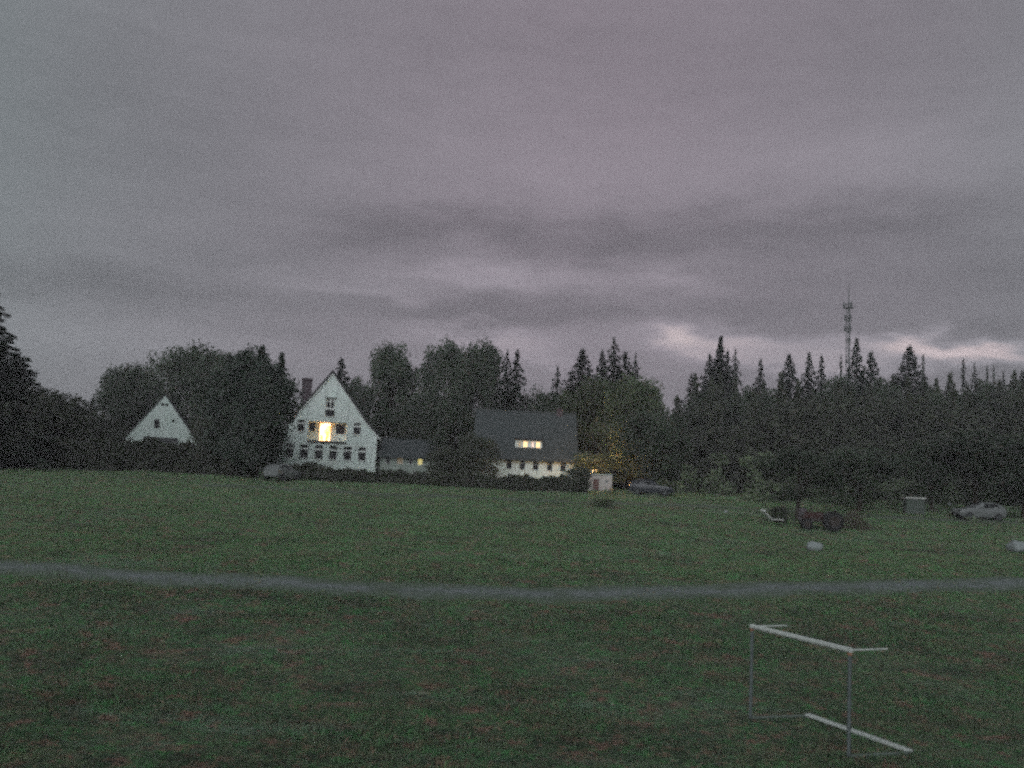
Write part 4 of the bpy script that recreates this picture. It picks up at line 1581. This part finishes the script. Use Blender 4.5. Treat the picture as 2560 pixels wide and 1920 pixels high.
mass('woodland', 'dense dark wood filling the right half below the spruce tips', 'wood',
     [([(1690, 1010), (1800, 985), (1900, 990), (2050, 975), (2200, 975), (2330, 985), (2450, 975), (2700, 970)], 114, 12)], 70, 0.34, F4, 1.1, 2.2, 0.7,
     [(1700 + k * 36 + rng.uniform(-8, 8), 965 + rng.uniform(-38, 30), 110 + rng.uniform(-4, 14)) for k in range(26)])
mass('treeline', 'distant dark trees closing the gaps behind the houses', 'trees',
     [([(-300, 1110), (100, 1090), (232, 1040), (300, 1060), (700, 1080), (1200, 1090), (1400, 1100), (1700, 1090), (2000, 1060), (2900, 1060)], 150, 6)], 40, 0.6, F1, 1.4, 2.4, 0.5)
mass('undergrowth', 'pale tangled shrubs and weeds along the edge of the wood', 'undergrowth',
     [([(1640, 1200), (1690, 1165), (1760, 1120), (1850, 1110), (1980, 1120), (2100, 1150), (2300, 1190), (2600, 1200), (2750, 1190)], 92, 5),
      ([(2370, 1296), (2400, 1286), (2440, 1298), (2490, 1292), (2560, 1300), (2650, 1305)], 75.2, 1),
      ([(1500, 1236), (1700, 1222), (1850, 1222), (2000, 1235), (2100, 1240), (2250, 1242)], 86, 2)], 120, 0.26, F5, 0.5, 1.0)


# ---------------------------------------------------------------- goal
def goal():
    gx, gy, yaw = 5.705, 22.384, 0.4133
    w, h, dt, db = 3.06, 2.03, 0.98, 1.61
    g0 = float(gz_np(np.array(gx), np.array(gy)))
    t = empty('football_goal', (gx, gy, 0.0), 0, 'small white tubular football goal without net standing on the near grass', 'goal')
    d = Vector((math.sin(yaw), -math.cos(yaw), 0))
    n = Vector((math.cos(yaw), math.sin(yaw), 0))
    z = Vector((0, 0, 1))

    def G(v):
        q = v + Vector((gx, gy, 0))
        return Vector((v.x, v.y, float(gz_np(np.array(q.x), np.array(q.y)) + bumps(np.array(q.x), np.array(q.y))) + 0.03 + v.z))
    A0, A1 = G(Vector((0, 0, 0))), G(d * w)
    T0, T1 = A0.copy(), A1.copy()
    T0.z = T1.z = h + (A0.z + A1.z) / 2
    B0, B1 = G(n * db), G(d * w + n * db)
    K0, K1 = T0 + n * dt, T1 + n * dt
    r = 0.038
    e = 0.035
    MB().tube(T0 - d * e, T1 + d * e, 0.055, None, 12).build('crossbar', M['goal_white'], t)
    for a, b in ((A0, T0), (A1, T1)):
        MB().tube(a, b - z * 0.05, r, None, 12).build('post', M['goal_grey'], t)
    for a, b in ((T0, K0), (T1, K1)):
        MB().tube(a + n * 0.04, b, 0.022, 0.018, 8).build('top_stay', M['goal_white'], t)
    for a, b in ((A0, B0), (A1, B1)):
        MB().tube(a + n * 0.04, b, 0.034, None, 8).build('base_stay', simple('pale_green_tube', (0.12, 0.15, 0.13), 0.7, 0.3, 5.0), t)
    zz = Vector((0, 0, 0.06))
    MB().add([B0 - n * .08, B1 - n * .08, B1 + n * .08, B0 + n * .08, B0 - n * .08 + zz, B1 - n * .08 + zz, B1 + n * .08 + zz, B0 + n * .08 + zz], [(0, 3, 2, 1), (4, 5, 6, 7), (0, 1, 5, 4), (1, 2, 6, 5), (2, 3, 7, 6), (3, 0, 4, 7)]).build('back_bar', M['goal_white'], t, bevel=0.015)
    for p in (T0, T1):
        MB().tube(p - z * 0.10, p - z * 0.045, 0.05, None, 10).build('joint', M['rust'], t)
    for k in range(9):
        q = T0.lerp(T1, (k + 0.5) / 9)
        MB().tube(q - z * 0.045, q - z * 0.075, 0.012, None, 6).build('net_hook', M['goal_grey'], t)


goal()


# ---------------------------------------------------------------- vehicles
def car(name, label, loc, rz, paint, L_=3.9, W=1.62, H=1.42, kind='hatch'):
    t = empty(name, loc, rz, label, 'car')
    # body shell lofted from cross sections: (x, floor z, belt z, roof z or None, half width)
    secs = [(-L_ / 2, .38, .62, .62, .62), (-L_ / 2 + .12, .28, .80, .82, .74), (-L_ * .30, .22, .88, .90, .80), (-L_ * .18, .22, .92, .96, .81),
            (-L_ * .04, .22, .93, 1.34, .81), (L_ * .10, .22, .94, H, .81), (L_ * .28, .22, .95, H - .02, .81), (L_ * .40, .24, .95, H - .14, .79), (L_ / 2 - .08, .30, .93, 1.02, .76), (L_ / 2, .42, .80, .86, .68)]
    mb = MB()
    V = []
    for x, zf, zb, zr, hw in secs:
        k = hw / .81 * W / 2
        top = k * (0.70 if zr > zb + .15 else 0.90)
        V.append([(x, -k * .9, zf), (x, -k, (zf + zb) / 2), (x, -k * .97, zb), (x, -top, zr - .02), (x, -top * .5, zr + .01), (x, top * .5, zr + .01), (x, top, zr - .02), (x, k * .97, zb), (x, k, (zf + zb) / 2), (x, k * .9, zf)])
    n = 10
    vs = [p for s in V for p in s]
    fs = []
    for i in range(len(V) - 1):
        for j in range(n):
            a, b = i * n + j, i * n + (j + 1) % n
            fs.append((a, b, b + n, a + n))
    fs.append(tuple(range(n)))
    fs.append(tuple(range(len(vs) - 1, len(vs) - n - 1, -1)))
    mb.add(vs, fs)
    mb.build('body', paint, t, bevel=0.03, smooth=True)
    hw = W / 2
    # glasshouse panes set just proud of the shell
    for s in (-1, 1):
        MB().add([(L_ * -.02, s * (hw * .955), .97), (L_ * .12, s * (hw * .955), .97), (L_ * .12, s * (hw * .745), H - .09), (L_ * .045, s * (hw * .745), H - .10)],
                 [(0, 1, 2, 3)] if s < 0 else [(3, 2, 1, 0)]).build('side_window', M['glass'], t)
        MB().add([(L_ * .135, s * (hw * .955), .97), (L_ * .34, s * (hw * .95), .97), (L_ * .31, s * (hw * .745), H - .10), (L_ * .135, s * (hw * .745), H - .09)],
                 [(0, 1, 2, 3)] if s < 0 else [(3, 2, 1, 0)]).build('side_window', M['glass'], t)
    MB().add([(-L_ * .165, -hw * .78, .985), (-L_ * .165, hw * .78, .985), (-L_ * .048, hw * .62, 1.345), (-L_ * .048, -hw * .62, 1.345)], [(3, 2, 1, 0)]).build('windscreen', M['glass'], t)
    for sx in (-1, 1):
        for s in (-1, 1):
            x = sx * L_ * .31
            w = empty('wheel', (x, s * (hw - .06), .30))
            w.parent = t
            MB().tube((0, -.10, 0), (0, .10, 0), .30, None, 18).build('tyre', M['rubber'], w)
            MB().tube((0, -.108, 0), (0, .108, 0), .17, None, 12).build('rim', M['steel'], w)
    for s in (-1, 1):
        MB().box(-L_ / 2 + .02, s * .48 - .14, .60, -L_ / 2 + .10, s * .48 + .14, .72).build('headlight', M['glass'], t)
        MB().box(-L_ * .09, s * (hw + .03) - .07, .95, -L_ * .05, s * (hw + .03) + .07, 1.06).build('mirror', paint, t)
    MB().box(-L_ / 2 - .02, -.5, .36, -L_ / 2 + .04, .5, .50).build('bumper', M['rubber'], t)
    return t


c1 = ground_at(2446, 1300)
car('parked_car', 'pale parked car low in the grass at the wood edge on the right', c1, rad(6), M['car_white'])
c2 = on_ground(712, 84.5)
car('parked_car', 'pale silver parked car under the big dark yew', (c2.x - 0.2, c2.y, c2.z - 0.05), rad(248), M['car_white'], L_=3.7)
c3 = on_ground(1628, 86.5)
car('parked_car', 'dark parked car under the tree right of the pink shed', c3, rad(172), M['car_dark'])


# ---------------------------------------------------------------- things lying in the field
def boulder(label, px, py, w, h, seed):
    r = random.Random(seed)
    p = ground_at(px, py)
    bm_v, bm_f = [], []
    n, m_ = 14, 8
    for i in range(m_ + 1):
        ph = math.pi * i / m_
        for j in range(n):
            th = 2 * math.pi * j / n
            q = 1 + 0.16 * math.sin(3 * th + seed) * math.sin(ph) + 0.12 * math.sin(5 * ph + 2 * th + seed) + r.uniform(-.05, .05)
            bm_v.append((w / 2 * q * (0.85 + 0.3 * math.cos(th - 0.5)) * math.sin(ph) * math.cos(th), w * .36 * q * math.sin(ph) * math.sin(th), h * .42 + h * .62 * q * math.cos(ph) * 0.9))
    for i in range(m_):
        for j in range(n):
            a, b = i * n + j, i * n + (j + 1) % n
            bm_f.append((a, a + n, b + n, b))
    o = MB().add(bm_v, bm_f).build('boulder', M['stone'], None, smooth=True)
    o.location = (p.x, p.y, p.z - 0.05)
    o.rotation_euler.z = r.uniform(-.4, .4)
    tag(o, label, 'boulder', 'pale boulders in the field')


boulder('pale flat boulder in the grass below the free standing tree', 2031, 1374, 1.05, 0.50, 3)
boulder('rounded blue grey boulder cut by the right picture edge', 2542, 1378, 1.45, 0.66, 8)
boulder('small pale stone lying left of the lounger', 1814, 1281, 0.42, 0.20, 5)
boulder('small upright pale stone between the lidded bin and the pale car', 2372, 1264, 0.45, 0.55, 11)


def lounger():
    p = ground_at(1934, 1312)
    t = empty('garden_lounger', (p.x, p.y, p.z), rad(8), 'pale reclining garden lounger with raised back left of the free standing tree', 'lounger')
    MB().add([(-.25, -.3, .34), (.62, -.3, .32), (.62, .3, .32), (-.25, .3, .34), (-.25, -.3, .40), (.62, -.3, .38), (.62, .3, .38), (-.25, .3, .40)],
             [(0, 3, 2, 1), (4, 5, 6, 7), (0, 1, 5, 4), (1, 2, 6, 5), (2, 3, 7, 6), (3, 0, 4, 7)]).build('seat', M['fabric'], t, bevel=.02)
    MB().add([(-.27, -.3, .35), (-.78, -.3, .84), (-.78, .3, .84), (-.27, .3, .35), (-.24, -.3, .41), (-.74, -.3, .90), (-.74, .3, .90), (-.24, .3, .41)],
             [(0, 3, 2, 1), (4, 5, 6, 7), (0, 1, 5, 4), (1, 2, 6, 5), (2, 3, 7, 6), (3, 0, 4, 7)]).build('backrest', M['fabric'], t, bevel=.02)
    MB().tube((-.78, -.26, .93), (-.78, .26, .93), .07, None, 10).build('head_roll', M['frame_white'], t)
    for s in (-1, 1):
        MB().tube((-.85, s * .33, .30), (.75, s * .33, .28), .025).build('side_rail', M['dark_wood'], t)
        for x in (-.75, .60):
            MB().tube((x, s * .33, .29), (x + (-.06 if x < 0 else .06), s * .33, -.05), .022).build('leg', M['dark_wood'], t)
        MB().tube((-.55, s * .33, .30), (-.68, s * .31, .80), .018).build('back_strut', M['steel'], t)


lounger()


def bin_box():
    p = ground_at(2284, 1283)
    t = empty('lidded_bin', (p.x, p.y, p.z), rad(-4), 'low boarded wooden bin with a thin pale lid at the edge of the wood', 'bin')
    W, H = 1.5, 1.2
    for k in range(7):
        z = -0.05 + k * (H + .05) / 7
        for y in (-.45, .42):
            MB().box(-W / 2, y, z + .012, W / 2, y + .03, z + (H + .05) / 7).build('board', M['bin_wood'], t)
    for x in (-W / 2 + .002, W / 2 - .052):
        MB().box(x, -.415, -.05, x + .05, .415, H - .01).build('end_panel', M['bin_wood'], t)
    MB().box(-W / 2 - .06, -.62, H + .01, W / 2 + .06, .52, H + .10).build('lid', M['fabric'], t)


bin_box()


def barrel():
    p = on_ground(2006, 70)
    t = empty('rain_barrel', (p.x, 70, p.z), 0, 'mauve grey rain barrel half hidden behind the free standing tree', 'barrel')
    prof = [(0.0, .30), (.10, .36), (.45, .40), (.80, .36), (.92, .31)]
    mb = MB()
    n = 18
    vs = [(r * math.cos(2 * math.pi * k / n), r * math.sin(2 * math.pi * k / n), z) for z, r in prof for k in range(n)]
    fs = [(i * n + k, i * n + (k + 1) % n, (i + 1) * n + (k + 1) % n, (i + 1) * n + k) for i in range(len(prof) - 1) for k in range(n)]
    mb.add(vs, fs)
    mb.build('drum', M['barrel'], t, smooth=True)
    MB().tube((0, 0, .90), (0, 0, .95), .33, None, 18).build('lid', M['steel'], t)


barrel()


def brush_heap():
    p = ground_at(2132, 1322)
    C = []
    mb = MB()
    for k in range(170):
        x = random.gauss(0, .6)
        z = max(0, 1.25 - abs(x) * .9) * random.random()
        y = random.uniform(-.5, .5)
        a = random.uniform(0, 3.14)
        l = random.uniform(.4, 1.1)
        dx, dz = math.cos(a) * l / 2, random.uniform(-.2, .35) * l
        mb.tube((x - dx, y - .1, max(0, z - dz)), (x + dx, y + .1, z + dz + .1), .018, .008, 4)
    o = mb.build('brush_heap', simple('reddish_twigs', (0.075, 0.050, 0.043), .95, .4, 3.0))
    o.location = (p.x, p.y, p.z - .02)
    tag(o, 'reddish heap of cut brushwood right of the free standing tree', 'brush heap')


brush_heap()


def tractor():
    p = ground_at(2062, 1324)
    t = empty('old_tractor', (p.x, p.y, p.z), rad(170), 'old dark red tractor parked under the free standing tree', 'tractor')
    red = simple('faded_red_paint', (0.050, 0.024, 0.022), 0.8, 0.35, 4.0, bump=0.2)
    iron = simple('dark_rusty_iron', (0.045, 0.036, 0.032), 0.85, 0.4, 6.0, bump=0.3)
    MB().add([(.15, -.27, .72), (1.5, -.24, .70), (1.5, .24, .70), (.15, .27, .72), (.15, -.25, 1.18), (1.48, -.20, 1.08), (1.48, .20, 1.08), (.15, .25, 1.18)],
             [(0, 3, 2, 1), (4, 5, 6, 7), (0, 1, 5, 4), (1, 2, 6, 5), (2, 3, 7, 6), (3, 0, 4, 7)]).build('bonnet', red, t, bevel=.05)
    MB().box(-.75, -.22, .50, 1.45, .22, .74).build('chassis', iron, t, bevel=.03)
    MB().box(1.49, -.19, .66, 1.55, .19, 1.04).build('grille', iron, t)
    MB().tube((.95, .1, 1.1), (.95, .1, 1.62), .035).build('exhaust', iron, t)
    MB().box(-.62, -.24, 1.0, -.20, .24, 1.07).build('seat', iron, t, bevel=.02)
    MB().box(-.68, -.24, 1.05, -.61, .24, 1.34).build('seat_back', iron, t, bevel=.02)
    MB().tube((.12, 0, 1.1), (-.12, 0, 1.42), .02).build('steering_column', iron, t)
    ring = MB()
    for k in range(14):
        a0, a1 = 2 * math.pi * k / 14, 2 * math.pi * (k + 1) / 14
        ring.tube((-.12 + .1 * math.sin(a0), .2 * math.cos(a0), 1.42 + .16 * math.sin(a0)), (-.12 + .1 * math.sin(a1), .2 * math.cos(a1), 1.42 + .16 * math.sin(a1)), .014, None, 5, False)
    ring.build('steering_wheel', iron, t)
    for sgn in (-1, 1):
        MB().add([(-.95, sgn * .48, 1.02), (-.55, sgn * .48, 1.26), (-.05, sgn * .48, 1.12), (-.95, sgn * .78, 1.02), (-.55, sgn * .78, 1.26), (-.05, sgn * .78, 1.12)],
                 [(0, 1, 4, 3), (1, 2, 5, 4)]).build('mudguard', red, t)
        for x, r, w in ((-.5, .62, .15), (1.2, .36, .09)):
            e = empty('wheel', (x, sgn * .66, r - .04))
            e.parent = t
            MB().tube((0, -w, 0), (0, w, 0), r, None, 24).build('tyre', M['rubber'], e)
            MB().tube((0, -w - .01, 0), (0, w + .01, 0), r * .55, None, 16).build('rim', iron, e)
        MB().tube((1.40, sgn * .26, .98), (1.52, sgn * .26, .98), .08, None, 10).build('headlight', M['steel'], t)


tractor()


# ---------------------------------------------------------------- evening haze: one closed box of even, thin air round the whole place
def haze():
    mt = bpy.data.materials.new('evening_air')
    mt.use_nodes = True
    N, L = mt.node_tree.nodes, mt.node_tree.links
    for n in list(N):
        if n.type != 'OUTPUT_MATERIAL':
            N.remove(n)
    v = N.new('ShaderNodeVolumePrincipled')
    v.inputs['Color'].default_value = (0.96, 0.92, 0.96, 1)
    v.inputs['Density'].default_value = HAZE
    v.inputs['Anisotropy'].default_value = 0.0
    L.new(v.outputs[0], [n for n in N if n.type == 'OUTPUT_MATERIAL'][0].inputs['Volume'])
    o = MB().box(-1600, -900, -3.0, 1600, 2200, 75.0).build('haze', mt)
    tag(o, 'thin evening haze over the fields', 'haze', None, 'stuff')


HAZE = 0.0010
haze()
